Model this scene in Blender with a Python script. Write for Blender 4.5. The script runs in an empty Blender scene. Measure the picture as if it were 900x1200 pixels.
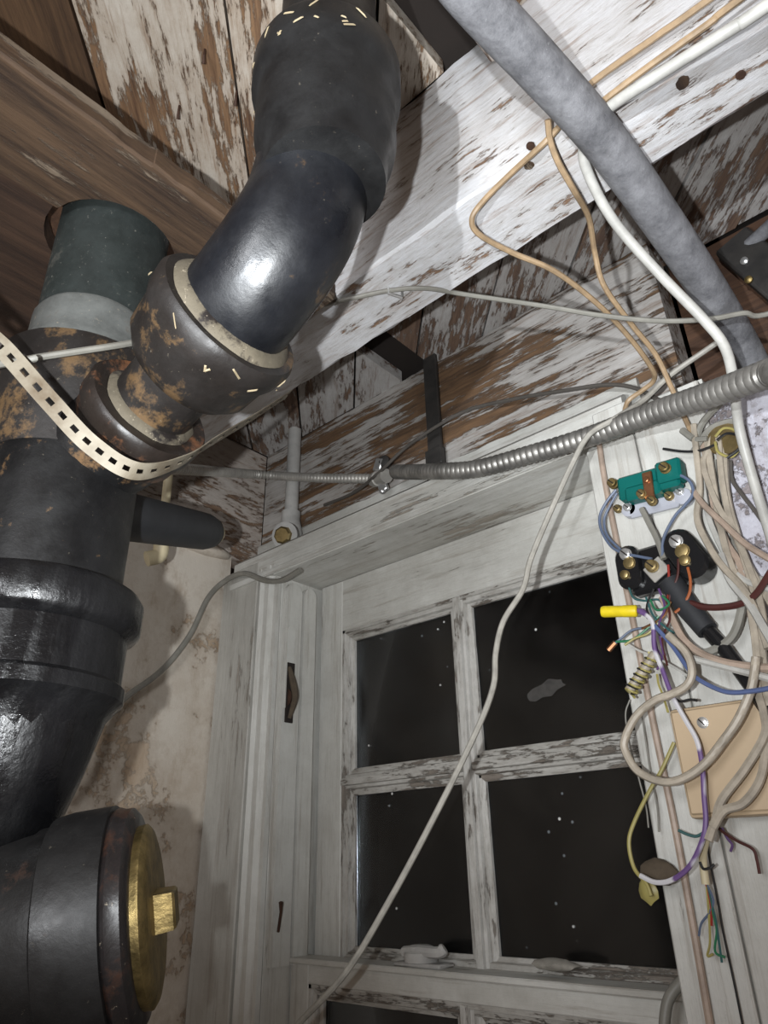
import bpy, bmesh, math, random
from mathutils import Vector as V, Matrix

# ---------------------------------------------------------------- camera, world, lights, exposure
H = 1.5                                  # camera height above the floor
YAW, PITCH, ROLL, F = -0.724188, 0.468234, -0.021589, 819.23
sc = bpy.context.scene
col = bpy.context.scene.collection
f_ = V((math.sin(YAW)*math.cos(PITCH), math.cos(YAW)*math.cos(PITCH), math.sin(PITCH)))
r0 = V((math.cos(YAW), -math.sin(YAW), 0)); u0 = r0.cross(f_)
rt_ = r0*math.cos(ROLL) + u0*math.sin(ROLL); up_ = -r0*math.sin(ROLL) + u0*math.cos(ROLL)
CAM = V((0, 0, H))
cd = bpy.data.cameras.new('camera'); co = bpy.data.objects.new('camera', cd); col.objects.link(co)
m = Matrix((rt_, up_, -f_)).transposed().to_4x4(); m.translation = CAM
co.matrix_world = m
cd.sensor_fit = 'VERTICAL'; cd.sensor_height = 36; cd.lens = 36*F/1200; cd.clip_start = 0.01
sc.camera = co

w = bpy.data.worlds.new('room_dark'); sc.world = w; w.use_nodes = True
w.node_tree.nodes['Background'].inputs[0].default_value = (1.0, 0.74, 0.58, 1)
w.node_tree.nodes['Background'].inputs[1].default_value = 0.13

def lamp(name, kind, loc, energy, color, size, target=None, spot=None, blend=0.5):
    d = bpy.data.lights.new(name, kind); d.energy = energy; d.color = color; d.shadow_soft_size = size
    if spot: d.spot_size = math.radians(spot); d.spot_blend = blend
    o = bpy.data.objects.new(name, d); col.objects.link(o); o.location = loc
    if target is not None: o.rotation_euler = (target - loc).to_track_quat('-Z', 'Y').to_euler()
    return o
# phone flash just left of the lens, and a hand torch held further left
lamp('phone_flash', 'SPOT', CAM - rt_*0.075 - f_*0.01, 33.0, (0.94, 0.975, 1.0), 0.006, CAM + f_ + up_*0.22 - rt_*0.06, 112, 1.0)
LA = CAM - rt_*0.50 + up_*0.05 - f_*0.75
lamp('hand_torch', 'SPOT', LA, 74.0, (0.91, 0.955, 1.0), 0.012, V((-0.16, 0.56, H+0.78)), 36, 0.7)
lamp('fill_lamp', 'POINT', V((0.05, -1.15, H+0.25)), 36.0, (0.95, 0.97, 1.0), 0.22)  # added soft fill behind the camera, evens out the flash falloff
vs = sc.view_settings
vs.view_transform = 'Standard'; vs.look = 'None'; vs.gamma = 1.0; vs.exposure = 0.48; vs.use_curve_mapping = False

# ---------------------------------------------------------------- pixel rays to places in the room
def ray(x, y): return rt_*((x-450)/F) - up_*((y-600)/F) + f_
def Y(x, y, yy): d = ray(x, y); return CAM + d*(yy/d.y)
def X(x, y, xx): d = ray(x, y); return CAM + d*(xx/d.x)
def Z(x, y, zz): d = ray(x, y); return CAM + d*(zz/d.z)
def D(x, y, dd): return CAM + ray(x, y)*dd
def Yl(pts): return [Y(*p) for p in pts]
R = random.Random(7)

# ---------------------------------------------------------------- materials
MATS = {}
class NT:
    def __init__(s, name):
        s.m = bpy.data.materials.new(name); s.m.use_nodes = True
        s.t = s.m.node_tree; s.b = s.t.nodes['Principled BSDF']
        MATS[name] = s.m
    def n(s, typ, **kw):
        nd = s.t.nodes.new(typ)
        for k, v in kw.items():
            if k.startswith('i_'):
                key = k[2:]; key = int(key) if key.isdigit() else key.replace('_', ' ')
                nd.inputs[key].default_value = v
            else: setattr(nd, k, v)
        return nd
    def l(s, a, b): s.t.links.new(a, b)
    def coords(s, scale=(1, 1, 1)):
        tc = s.n('ShaderNodeTexCoord'); oi = s.n('ShaderNodeObjectInfo')
        mul = s.n('ShaderNodeMath', operation='MULTIPLY'); mul.inputs[1].default_value = 37.0; s.l(oi.outputs['Random'], mul.inputs[0])
        add = s.n('ShaderNodeVectorMath', operation='ADD'); s.l(tc.outputs['Object'], add.inputs[0]); s.l(mul.outputs[0], add.inputs[1])
        mp = s.n('ShaderNodeMapping'); mp.inputs['Scale'].default_value = scale; s.l(add.outputs[0], mp.inputs['Vector'])
        return mp.outputs[0]
    def noise(s, vec, scale, detail=6, rough=0.6, dist=0.0):
        n = s.n('ShaderNodeTexNoise'); n.inputs['Scale'].default_value = scale; n.inputs['Detail'].default_value = detail
        n.inputs['Roughness'].default_value = rough; n.inputs['Distortion'].default_value = dist; s.l(vec, n.inputs['Vector'])
        return n.outputs['Fac']
    def ramp(s, fac, stops, interp='LINEAR'):
        r = s.n('ShaderNodeValToRGB'); r.color_ramp.interpolation = interp
        e = r.color_ramp.elements
        while len(e) < len(stops): e.new(0.5)
        for k, (p, c) in enumerate(stops):
            e[k].position = p; e[k].color = (c[0], c[1], c[2], 1) if isinstance(c, tuple) else (c, c, c, 1)
        s.l(fac, r.inputs[0]); return r.outputs[0]
    def mix(s, fac, a, b, mode='MIX'):
        x = s.n('ShaderNodeMix', data_type='RGBA', blend_type=mode)
        for sock, v in ((x.inputs['Factor'], fac), (x.inputs['A'], a), (x.inputs['B'], b)):
            if isinstance(v, tuple): sock.default_value = (*v[:3], 1)
            elif isinstance(v, (int, float)): sock.default_value = v
            else: s.l(v, sock)
        return x.outputs['Result']
    def math(s, op, a, b=0.0):
        x = s.n('ShaderNodeMath', operation=op)
        for sock, v in ((x.inputs[0], a), (x.inputs[1], b)):
            if isinstance(v, (int, float)): sock.default_value = v
            else: s.l(v, sock)
        return x.outputs[0]
    def bump(s, h, strength, dist=0.002):
        b = s.n('ShaderNodeBump'); b.inputs['Strength'].default_value = strength; b.inputs['Distance'].default_value = dist
        s.l(h, b.inputs['Height']); s.l(b.outputs[0], s.b.inputs['Normal'])
    def set(s, color=None, rough=None, metal=None, spec=None):
        for nm, v in (('Base Color', color), ('Roughness', rough), ('Metallic', metal), ('Specular IOR Level', spec)):
            if v is None: continue
            if isinstance(v, tuple): s.b.inputs[nm].default_value = (*v[:3], 1)
            elif isinstance(v, (int, float)): s.b.inputs[nm].default_value = v
            else: s.l(v, s.b.inputs[nm])
        return s.m

def peel(name, paint, dirty, wood, wood2, cover, axis=0, flake=26, stretch=0.16, big=3.0, grime=0.5, rough=0.7, crack=0.6):
    """old paint flaking off boards, grain along one local axis"""
    t = NT(name); sc_ = [1, 1, 1]; sc_[axis] = stretch; sf = [1, 1, 1]; sf[axis] = stretch*0.45
    vg = t.coords(tuple(sc_)); vf = t.coords(tuple(sf)); v = t.coords()
    n1 = t.noise(vg, flake, 10, 0.72, 0.4); n2 = t.noise(v, big, 5, 0.6); n3 = t.noise(vg, flake*3.4, 7, 0.75)
    a = t.math('ADD', t.math('MULTIPLY', n1, 0.40), t.math('ADD', t.math('MULTIPLY', n2, 0.30), t.math('MULTIPLY', n3, 0.38)))
    th = 0.54 + (0.5-cover)*0.42
    mask = t.ramp(a, [(max(0, th-0.010), 0.0), (min(1, th+0.012), 1.0)])
    thin = t.ramp(a, [(th, 1.0), (min(1, th+0.09), 0.0)])            # worn, half-stained paint round each flake
    grain = t.noise(vf, flake*3.0, 8, 0.75)
    wd = t.mix(t.ramp(grain, [(0.38, 0.0), (0.62, 1.0)]), wood, wood2)
    d1 = t.ramp(t.noise(v, 5.5, 8, 0.75), [(0.40, 0.0), (0.72, grime)])
    pc = t.mix(d1, paint, dirty)
    pc = t.mix(t.math('MULTIPLY', thin, 0.55), pc, dirty)
    ck = t.ramp(grain, [(0.35, 1.0), (0.47, 0.0)])
    pc = t.mix(t.math('MULTIPLY', ck, crack), pc, tuple(x*0.8 for x in wood2))
    pc = t.mix(t.ramp(t.noise(v, 160, 4, 0.7), [(0.62, 0.0), (0.74, crack*0.8)]), pc, dirty)
    t.set(t.mix(mask, wd, pc), rough)
    h = t.math('ADD', t.math('MULTIPLY', mask, 0.8), t.math('ADD', t.math('MULTIPLY', n3, 0.8), t.math('MULTIPLY', grain, 0.8)))
    t.bump(h, 0.8, 0.0018)
    return t.m

def iron(name, base, rust, amount, rough=0.38, dust=0.0, wet=False, dustc=(0.42, 0.36, 0.27)):
    t = NT(name); v = t.coords(); vz = t.coords((1, 1, 0.12))
    c = t.mix(t.ramp(t.noise(v, 30, 6, 0.7), [(0.35, 0.0), (0.8, 1.0)]), base, tuple(min(1, x*1.9+0.002) for x in base))
    rm = t.ramp(t.noise(v, 15, 9, 0.72), [(0.62-amount*0.35, 0.0), (0.68-amount*0.3, 1.0)])
    rc = t.mix(t.noise(v, 60, 5, 0.7), rust, tuple(x*0.35 for x in rust))
    c = t.mix(rm, c, rc)
    dm = t.ramp(t.noise(v, 150, 6, 0.75), [(0.66-dust*0.1, 0.0), (0.76-dust*0.1, min(1, dust*3))])
    c = t.mix(dm, c, dustc)
    if wet:
        rr = t.ramp(t.noise(vz, 22, 5, 0.6), [(0.42, 0.5), (0.55, 0.16)])
    else:
        rr = t.ramp(t.noise(v, 22, 5, 0.6), [(0.3, rough-0.08), (0.75, min(1, rough+0.3))])
    t.set(c, rr, 0.0, 0.5)
    t.bump(t.math('ADD', t.noise(v, 70, 6, 0.65), t.math('MULTIPLY', t.noise(vz if wet else v, 24, 4, 0.6), 1.2 if wet else 0.6)), 0.22 if not wet else 0.6, 0.0022)
    return t.m

def plain(name, c, rough=0.5, metal=0.0, var=0.25, scale=40, bump=0.15, c2=None, spec=0.5):
    t = NT(name); v = t.coords()
    k = t.ramp(t.noise(v, scale, 5, 0.65), [(0.3, 0.0), (0.75, 1.0)])
    t.set(t.mix(k, c, c2 or tuple(x*(1-var) for x in c)), rough, metal, spec)
    if bump: t.bump(t.noise(v, scale*2, 4, 0.6), bump, 0.001)
    return t.m

peel('beam_paint', (0.58, 0.58, 0.595), (0.33, 0.30, 0.27), (0.10, 0.055, 0.032), (0.26, 0.16, 0.10), 0.64, 0, 30, 0.2, 2.6, 0.55)
peel('plank_paint', (0.58, 0.53, 0.46), (0.33, 0.25, 0.18), (0.085, 0.042, 0.022), (0.25, 0.145, 0.075), 0.53, 0, 30, 0.16, 4.0, 0.8)
peel('plank_grey', (0.46, 0.45, 0.44), (0.28, 0.25, 0.23), (0.09, 0.055, 0.04), (0.20, 0.13, 0.09), 0.56, 0, 28, 0.2, 4.0, 0.7)
peel('rim_paint', (0.50, 0.48, 0.46), (0.28, 0.25, 0.22), (0.07, 0.042, 0.026), (0.20, 0.115, 0.06), 0.52, 0, 24, 0.10, 3.2, 0.6)
peel('sill_paint', (0.50, 0.46, 0.42), (0.30, 0.24, 0.2), (0.10, 0.06, 0.04), (0.26, 0.17, 0.11), 0.60, 1, 34, 0.25, 4, 0.6)
peel('brown_wood', (0.24, 0.19, 0.14), (0.10, 0.068, 0.043), (0.026, 0.014, 0.008), (0.095, 0.056, 0.031), 0.40, 1, 18, 0.14, 4.5, 0.7)
peel('dark_wood', (0.20, 0.13, 0.09), (0.12, 0.07, 0.045), (0.045, 0.022, 0.013), (0.11, 0.055, 0.03), 0.22, 0, 16, 0.14, 3.0, 0.7)
peel('trim_paint', (0.56, 0.555, 0.52), (0.36, 0.345, 0.31), (0.24, 0.21, 0.17), (0.38, 0.34, 0.29), 0.76, 2, 22, 0.12, 2.5, 0.7, 0.55)
peel('trim_paint_flat', (0.56, 0.555, 0.52), (0.34, 0.325, 0.29), (0.2, 0.175, 0.14), (0.36, 0.32, 0.27), 0.73, 0, 22, 0.12, 2.5, 0.8, 0.55)
peel('casing_paint', (0.43, 0.42, 0.385), (0.28, 0.265, 0.235), (0.20, 0.175, 0.145), (0.32, 0.285, 0.24), 0.74, 2, 24, 0.1, 2.2, 0.8, 0.6)
peel('muntin_paint', (0.52, 0.51, 0.48), (0.26, 0.24, 0.21), (0.10, 0.085, 0.07), (0.24, 0.21, 0.18), 0.62, 2, 40, 0.2, 5, 0.8, 0.6)
peel('muntin_paint_flat', (0.50, 0.49, 0.46), (0.24, 0.22, 0.19), (0.09, 0.075, 0.06), (0.22, 0.19, 0.16), 0.56, 0, 40, 0.2, 5, 0.8, 0.6)
peel('plaster', (0.56, 0.51, 0.44), (0.38, 0.31, 0.24), (0.34, 0.25, 0.17), (0.46, 0.37, 0.28), 0.66, 2, 7, 1.0, 3.5, 0.7, 0.85)
peel('masonry', (0.56, 0.56, 0.62), (0.36, 0.34, 0.38), (0.20, 0.17, 0.17), (0.32, 0.28, 0.28), 0.62, 2, 18, 1.0, 5, 0.7, 0.85)
peel('dark_soffit', (0.20, 0.13, 0.085), (0.10, 0.06, 0.04), (0.022, 0.011, 0.007), (0.06, 0.032, 0.019), 0.30, 1, 16, 0.14, 3.0, 0.7)
plain('concrete', (0.22, 0.20, 0.18), 0.9, 0, 0.3, 14, 0.3)
plain('night_black', (0.006, 0.006, 0.0065), 0.95, 0, 0.4, 10, 0.2)  # darkness of the night outside, put into the colour
plain('gap_black', (0.018, 0.012, 0.009), 0.95, 0, 0.4, 10, 0.2)
iron('iron_black', (0.005, 0.0055, 0.007), (0.10, 0.06, 0.03), 0.0, 0.27, 0.05)
iron('iron_hub', (0.0045, 0.0045, 0.0047), (0.12, 0.08, 0.05), -0.3, 0.42, 0.10)
iron('iron_rusty', (0.011, 0.009, 0.008), (0.20, 0.12, 0.055), 0.22, 0.42, 0.16)
iron('iron_collar', (0.014, 0.010, 0.008), (0.24, 0.105, 0.05), 0.34, 0.34, 0.16)
iron('iron_tar', (0.004, 0.004, 0.0045), (0.20, 0.115, 0.05), -0.25, 0.2, 0.0, True)
iron('iron_body', (0.005, 0.005, 0.0053), (0.24, 0.14, 0.065), 0.17, 0.36, 0.1)
iron('iron_cleanout', (0.005, 0.0047, 0.0047), (0.06, 0.035, 0.026), 0.03, 0.42, 0.1)
iron('lead_green', (0.018, 0.023, 0.022), (0.12, 0.12, 0.105), 0.10, 0.5, 0.35, False, (0.25, 0.24, 0.21))
iron('lead_band', (0.10, 0.105, 0.10), (0.2, 0.19, 0.17), 0.14, 0.6, 0.4)
iron('putty', (0.10, 0.085, 0.06), (0.02, 0.014, 0.012), 0.34, 0.6, 0.5)
iron('iron_grit', (0.010, 0.008, 0.008), (0.075, 0.035, 0.022), 0.34, 0.34, 0.3)
plain('brass', (0.36, 0.265, 0.11), 0.5, 0.9, 0.7, 70, 0.7)
plain('brass_dull', (0.42, 0.32, 0.15), 0.4, 0.9, 0.5, 60, 0.2)
plain('copper', (0.42, 0.20, 0.10), 0.4, 0.9, 0.5, 60, 0.1)
plain('steel_flex', (0.34, 0.325, 0.30), 0.45, 0.7, 0.65, 26, 0.3)
plain('steel_bright', (0.75, 0.75, 0.74), 0.3, 0.8, 0.3, 60, 0.1)
plain('cable_armour', (0.50, 0.48, 0.44), 0.5, 0.5, 0.4, 30, 0.1)
t = NT('conduit_lead'); v = t.coords()
c = t.mix(t.ramp(t.noise(v, 22, 9, 0.75), [(0.36, 0.0), (0.62, 1.0)]), (0.10, 0.10, 0.108), (0.23, 0.23, 0.242))
c = t.mix(t.ramp(t.noise(v, 9, 6, 0.7), [(0.56, 0.0), (0.66, 0.75)]), c, (0.09, 0.088, 0.09))
c = t.mix(t.ramp(t.noise(v, 140, 4, 0.7), [(0.64, 0.0), (0.74, 0.5)]), c, (0.36, 0.36, 0.37))
t.set(c, 0.7); t.bump(t.noise(v, 60, 8, 0.75), 0.6, 0.003)
plain('strap_metal', (0.30, 0.27, 0.21), 0.6, 0.1, 0.5, 18, 0.4, (0.085, 0.055, 0.025))
plain('black_strap', (0.025, 0.024, 0.024), 0.5, 0.2, 0.4, 30, 0.3, (0.06, 0.055, 0.05))
plain('pipe_whitewash', (0.46, 0.45, 0.43), 0.7, 0, 0.4, 18, 0.3)
plain('rubber_black', (0.016, 0.017, 0.02), 0.6, 0, 0.3, 30, 0.2, (0.03, 0.032, 0.036))
plain('bakelite', (0.012, 0.012, 0.013), 0.22, 0, 0.3, 30, 0.05)
plain('teal_plastic', (0.0, 0.115, 0.10), 0.38, 0, 0.25, 25, 0.05)
plain('porcelain', (0.42, 0.43, 0.48), 0.25, 0, 0.15, 25, 0.05)
plain('yellow_plastic', (0.80, 0.62, 0.015), 0.4, 0, 0.3, 60, 0.05)
plain('box_tan', (0.50, 0.375, 0.24), 0.5, 0, 0.12, 8, 0.05)
plain('cable_white', (0.50, 0.49, 0.455), 0.45, 0, 0.4, 30, 0.05)
plain('cable_beige', (0.43, 0.375, 0.30), 0.5, 0, 0.45, 40, 0.05)
plain('cable_tan', (0.38, 0.265, 0.155), 0.5, 0, 0.5, 50, 0.1)
plain('cable_pink', (0.43, 0.33, 0.26), 0.5, 0, 0.45, 40, 0.1)
plain('cable_grey', (0.24, 0.23, 0.20), 0.5, 0, 0.35, 30, 0.1)
plain('cable_dark', (0.09, 0.08, 0.07), 0.55, 0, 0.35, 30, 0.1)
plain('cable_cord', (0.40, 0.38, 0.335), 0.5, 0, 0.45, 50, 0.1)
plain('cable_maroon', (0.07, 0.018, 0.015), 0.45, 0, 0.3, 30, 0.05)
plain('wire_blue', (0.09, 0.125, 0.26), 0.4, 0, 0.2, 30, 0.0)
plain('wire_slate', (0.10, 0.13, 0.20), 0.45, 0, 0.2, 30, 0.0)
plain('wire_red', (0.30, 0.03, 0.02), 0.45, 0, 0.2, 30, 0.0)
plain('wire_orange', (0.36, 0.10, 0.03), 0.45, 0, 0.2, 30, 0.0)
plain('wire_green', (0.02, 0.16, 0.07), 0.45, 0, 0.2, 30, 0.0)
plain('wire_teal', (0.03, 0.10, 0.10), 0.45, 0, 0.2, 30, 0.0)
plain('wire_yellow', (0.36, 0.31, 0.10), 0.45, 0, 0.3, 30, 0.0)
plain('wire_black', (0.012, 0.012, 0.013), 0.45, 0, 0.2, 30, 0.0)
plain('wire_violet', (0.10, 0.05, 0.15), 0.45, 0, 0.2, 30, 0.0)
plain('cream_plastic', (0.60, 0.52, 0.34), 0.5, 0, 0.2, 30, 0.05)
plain('dust_lump', (0.34, 0.32, 0.28), 0.95, 0, 0.4, 50, 0.5)
plain('glass_smear', (0.07, 0.065, 0.06), 0.8, 0, 0.6, 60, 0.2)
plain('straw', (0.36, 0.29, 0.18), 0.7, 0, 0.3, 50, 0.0)
plain('nest_brown', (0.10, 0.075, 0.05), 0.9, 0, 0.5, 60, 0.5)
plain('nail_rust', (0.08, 0.04, 0.025), 0.7, 0.4, 0.5, 60, 0.3)
# violet stripe on a white wire
t = NT('wire_striped'); v = t.coords(); k = t.ramp(t.noise(v, 22, 1, 0.4), [(0.5, 0.0), (0.54, 1.0)])
t.set(t.mix(k, (0.55, 0.54, 0.56), (0.13, 0.07, 0.20)), 0.4)
# dirty night-dark pane with specks of old paint
t = NT('window_glass'); v = t.coords()
vo = t.n('ShaderNodeTexVoronoi'); vo.inputs['Scale'].default_value = 30; t.l(v, vo.inputs['Vector'])
sp = t.ramp(vo.outputs['Distance'], [(0.05, 1.0), (0.08, 0.0)])
pick = t.ramp(t.noise(v, 9, 2, 0.5), [(0.56, 0.0), (0.60, 1.0)])
spk = t.math('MULTIPLY', sp, pick)
film = t.ramp(t.noise(v, 6, 6, 0.7), [(0.4, 0.005), (0.8, 0.07)])
gl = t.n('ShaderNodeBsdfGlossy'); gl.inputs['Roughness'].default_value = 0.16; gl.inputs['Color'].default_value = (1, 1, 1, 1)
tr = t.n('ShaderNodeBsdfTransparent'); tr.inputs['Color'].default_value = (0.5, 0.53, 0.56, 1)
df = t.n('ShaderNodeBsdfDiffuse'); df.inputs['Color'].default_value = (0.16, 0.14, 0.12, 1)
wh = t.n('ShaderNodeBsdfDiffuse'); wh.inputs['Color'].default_value = (0.6, 0.6, 0.58, 1)
fr = t.n('ShaderNodeFresnel'); fr.inputs['IOR'].default_value = 1.45
m1 = t.n('ShaderNodeMixShader'); t.l(fr.outputs[0], m1.inputs[0]); t.l(tr.outputs[0], m1.inputs[1]); t.l(gl.outputs[0], m1.inputs[2])
m2 = t.n('ShaderNodeMixShader'); t.l(film, m2.inputs[0]); t.l(m1.outputs[0], m2.inputs[1]); t.l(df.outputs[0], m2.inputs[2])
m3 = t.n('ShaderNodeMixShader'); t.l(spk, m3.inputs[0]); t.l(m2.outputs[0], m3.inputs[1]); t.l(wh.outputs[0], m3.inputs[2])
t.l(m3.outputs[0], t.t.nodes['Material Output'].inputs['Surface'])

# ---------------------------------------------------------------- mesh helpers (world coordinates in, one object out)
WL = {}
def wloc(o): return WL.get(o.name, V((0, 0, 0)))
def link(o, parent, loc):
    WL_ = loc.copy()
    col.objects.link(o)
    if parent is not None: o.parent = parent; o.location = loc - wloc(parent)
    else: o.location = loc
    WL[o.name] = WL_
def tag(o, label=None, cat=None, group=None, kind=None):
    for k, v in (('label', label), ('category', cat), ('group', group), ('kind', kind)):
        if v: o[k] = v
    return o
def obj(name, geo, mat, parent=None, sharp=40, smooth=True, rot=None, loc=None):
    vs, fs = geo; vs = [V(p) for p in vs]
    me = bpy.data.meshes.new(name)
    if loc is None:
        lo = V([min(p[i] for p in vs) for i in range(3)]); hi = V([max(p[i] for p in vs) for i in range(3)])
        loc = (lo+hi)/2; loc.z = lo.z
        vs = [p-loc for p in vs]
    me.from_pydata(vs, [], fs); me.materials.append(MATS[mat]); me.update()
    bm = bmesh.new(); bm.from_mesh(me); bmesh.ops.recalc_face_normals(bm, faces=bm.faces); bm.to_mesh(me); bm.free()
    if smooth:
        for p in me.polygons: p.use_smooth = True
        me.set_sharp_from_angle(angle=math.radians(sharp))
    o = bpy.data.objects.new(name, me); link(o, parent, loc)
    if rot: o.rotation_euler = rot
    return o
def empty(name, loc):
    o = bpy.data.objects.new(name, None); o.empty_display_size = 0.05; link(o, None, loc); return o
def join(*geos):
    V_, F_ = [], []
    for vs, fs in geos:
        k = len(V_); V_ += [V(p) for p in vs]; F_ += [tuple(i+k for i in f) for f in fs]
    return V_, F_
def box(lo, hi, bev=0.0, M=None):
    bm = bmesh.new(); bmesh.ops.create_cube(bm, size=1.0)
    lo, hi = V(lo), V(hi)
    for v in bm.verts: v.co = V([lo[i]+(hi[i]-lo[i])*(v.co[i]+0.5) for i in range(3)])
    if bev: bmesh.ops.bevel(bm, geom=list(bm.edges), offset=bev, segments=2 if bev > 0.004 else 1, affect='EDGES', profile=0.5)
    if M is not None: bmesh.ops.transform(bm, matrix=M, verts=bm.verts)
    vs = [v.co.copy() for v in bm.verts]; bm.verts.index_update()
    fs = [tuple(v.index for v in f.verts) for f in bm.faces]; bm.free()
    return vs, fs
def rbox(lo, hi, axis, n, jit, seed=0):
    """sawn timber: box cut into n lengths along one axis with uneven arrises"""
    rr = random.Random(seed); lo, hi = V(lo), V(hi); a, b = [i for i in range(3) if i != axis]
    vs, fs = [], []; c = 0.12
    prof = [(0, c), (c, 0), (1-c, 0), (1, c), (1, 1-c), (1-c, 1), (c, 1), (0, 1-c)]
    k = 0.004
    for i in range(n+1):
        for (p, q) in prof:
            v = V((0, 0, 0)); v[axis] = lo[axis]+(hi[axis]-lo[axis])*i/n
            pa = lo[a] if p == 0 else hi[a] if p == 1 else (lo[a]+k if p < .5 else hi[a]-k)
            qa = lo[b] if q == 0 else hi[b] if q == 1 else (lo[b]+k if q < .5 else hi[b]-k)
            v[a] = pa+rr.uniform(-jit, jit); v[b] = qa+rr.uniform(-jit, jit); vs.append(v)
    for i in range(n):
        for j in range(8):
            fs.append((i*8+j, i*8+(j+1) % 8, (i+1)*8+(j+1) % 8, (i+1)*8+j))
    fs.append(tuple(range(7, -1, -1))); fs.append(tuple(n*8+j for j in range(8)))
    return vs, fs
def spline(pts, n=8):
    P = [V(p) for p in pts]
    if len(P) < 3: return [P[0].lerp(P[-1], i/n) for i in range(n+1)]
    Q = [P[0]*2-P[1]]+P+[P[-1]*2-P[-2]]; out = []
    for i in range(1, len(Q)-2):
        a, b, c, d = Q[i-1:i+3]
        for k in range(n):
            s = k/n
            out.append(0.5*((2*b)+(c-a)*s+(2*a-5*b+4*c-d)*s*s+(3*b-a-3*c+d)*s**3))
    out.append(P[-1]); return out
def frames(path):
    T = []
    for i in range(len(path)):
        a, b = path[max(0, i-1)], path[min(len(path)-1, i+1)]
        d = b-a; T.append(d.normalized() if d.length > 1e-9 else V((0, 0, 1)))
    n = T[0].orthogonal().normalized(); out = []
    for i, tt in enumerate(T):
        n = (n-tt*n.dot(tt)); n = n.normalized() if n.length > 1e-6 else tt.orthogonal().normalized()
        out.append((tt, n, tt.cross(n)))
    return out
def tube(path, r, seg=8, cap=True):
    fr = frames(path); vs, fs = [], []
    for i, p in enumerate(path):
        rr = r[i] if isinstance(r, (list, tuple)) else r
        for j in range(seg):
            a = 2*math.pi*j/seg; vs.append(p+fr[i][1]*math.cos(a)*rr+fr[i][2]*math.sin(a)*rr)
    for i in range(len(path)-1):
        for j in range(seg):
            fs.append((i*seg+j, i*seg+(j+1) % seg, (i+1)*seg+(j+1) % seg, (i+1)*seg+j))
    if cap: fs.append(tuple(range(seg-1, -1, -1))); fs.append(tuple((len(path)-1)*seg+j for j in range(seg)))
    return vs, fs
def lathe(o, d, prof, seg=28, wob=0.0, seed=1):
    """profile of (distance along d, radius)"""
    d = V(d).normalized(); n = d.orthogonal().normalized(); b = d.cross(n); vs, fs = [], []; rr = random.Random(seed)
    ph = [rr.uniform(0, 6.28) for _ in range(4)]
    for (tt, r) in prof:
        for j in range(seg):
            a = 2*math.pi*j/seg
            k = 1+wob*(math.sin(2*a+ph[0])+math.sin(5*a+ph[1]+tt*40)*0.6+math.sin(9*a+ph[2]-tt*70)*0.5)
            vs.append(V(o)+d*tt+n*math.cos(a)*r*k+b*math.sin(a)*r*k)
    for i in range(len(prof)-1):
        for j in range(seg):
            fs.append((i*seg+j, i*seg+(j+1) % seg, (i+1)*seg+(j+1) % seg, (i+1)*seg+j))
    fs.append(tuple(range(seg-1, -1, -1))); fs.append(tuple((len(prof)-1)*seg+j for j in range(seg)))
    return vs, fs
def prism(prof, o, u, v, l, length):
    o, u, v, l = V(o), V(u), V(v), V(l); n = len(prof)
    vs = [o+u*a+v*b for a, b in prof]+[o+u*a+v*b+l*length for a, b in prof]
    fs = [(i, (i+1) % n, n+(i+1) % n, n+i) for i in range(n)]+[tuple(range(n-1, -1, -1)), tuple(range(n, 2*n))]
    return vs, fs
def lump(c, r, seed, sq=(1, 1, 1), sub=2):
    bm = bmesh.new(); bmesh.ops.create_icosphere(bm, subdivisions=sub, radius=1); rr = random.Random(seed)
    for v in bm.verts: v.co = V(c)+V([v.co[i]*sq[i]*r*(1+rr.uniform(-.18, .18)) for i in range(3)])
    vs = [v.co.copy() for v in bm.verts]; bm.verts.index_update(); fs = [tuple(v.index for v in f.verts) for f in bm.faces]; bm.free()
    return vs, fs

# ================================================================ THE SETTING
ZC = H+0.97; ZB = H+0.7025                     # underside of the floor boards; underside of the beam
XL = -1.27; YR = 0.978; YC = 0.87; YS = 1.0    # left wall, rim board, casing face, sash face
tag(obj('floor', box((-1.45, -1.4, -0.1), (1.3, 1.3, 0)), 'concrete', smooth=False), 'grey concrete basement floor', None, None, 'structure')

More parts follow.
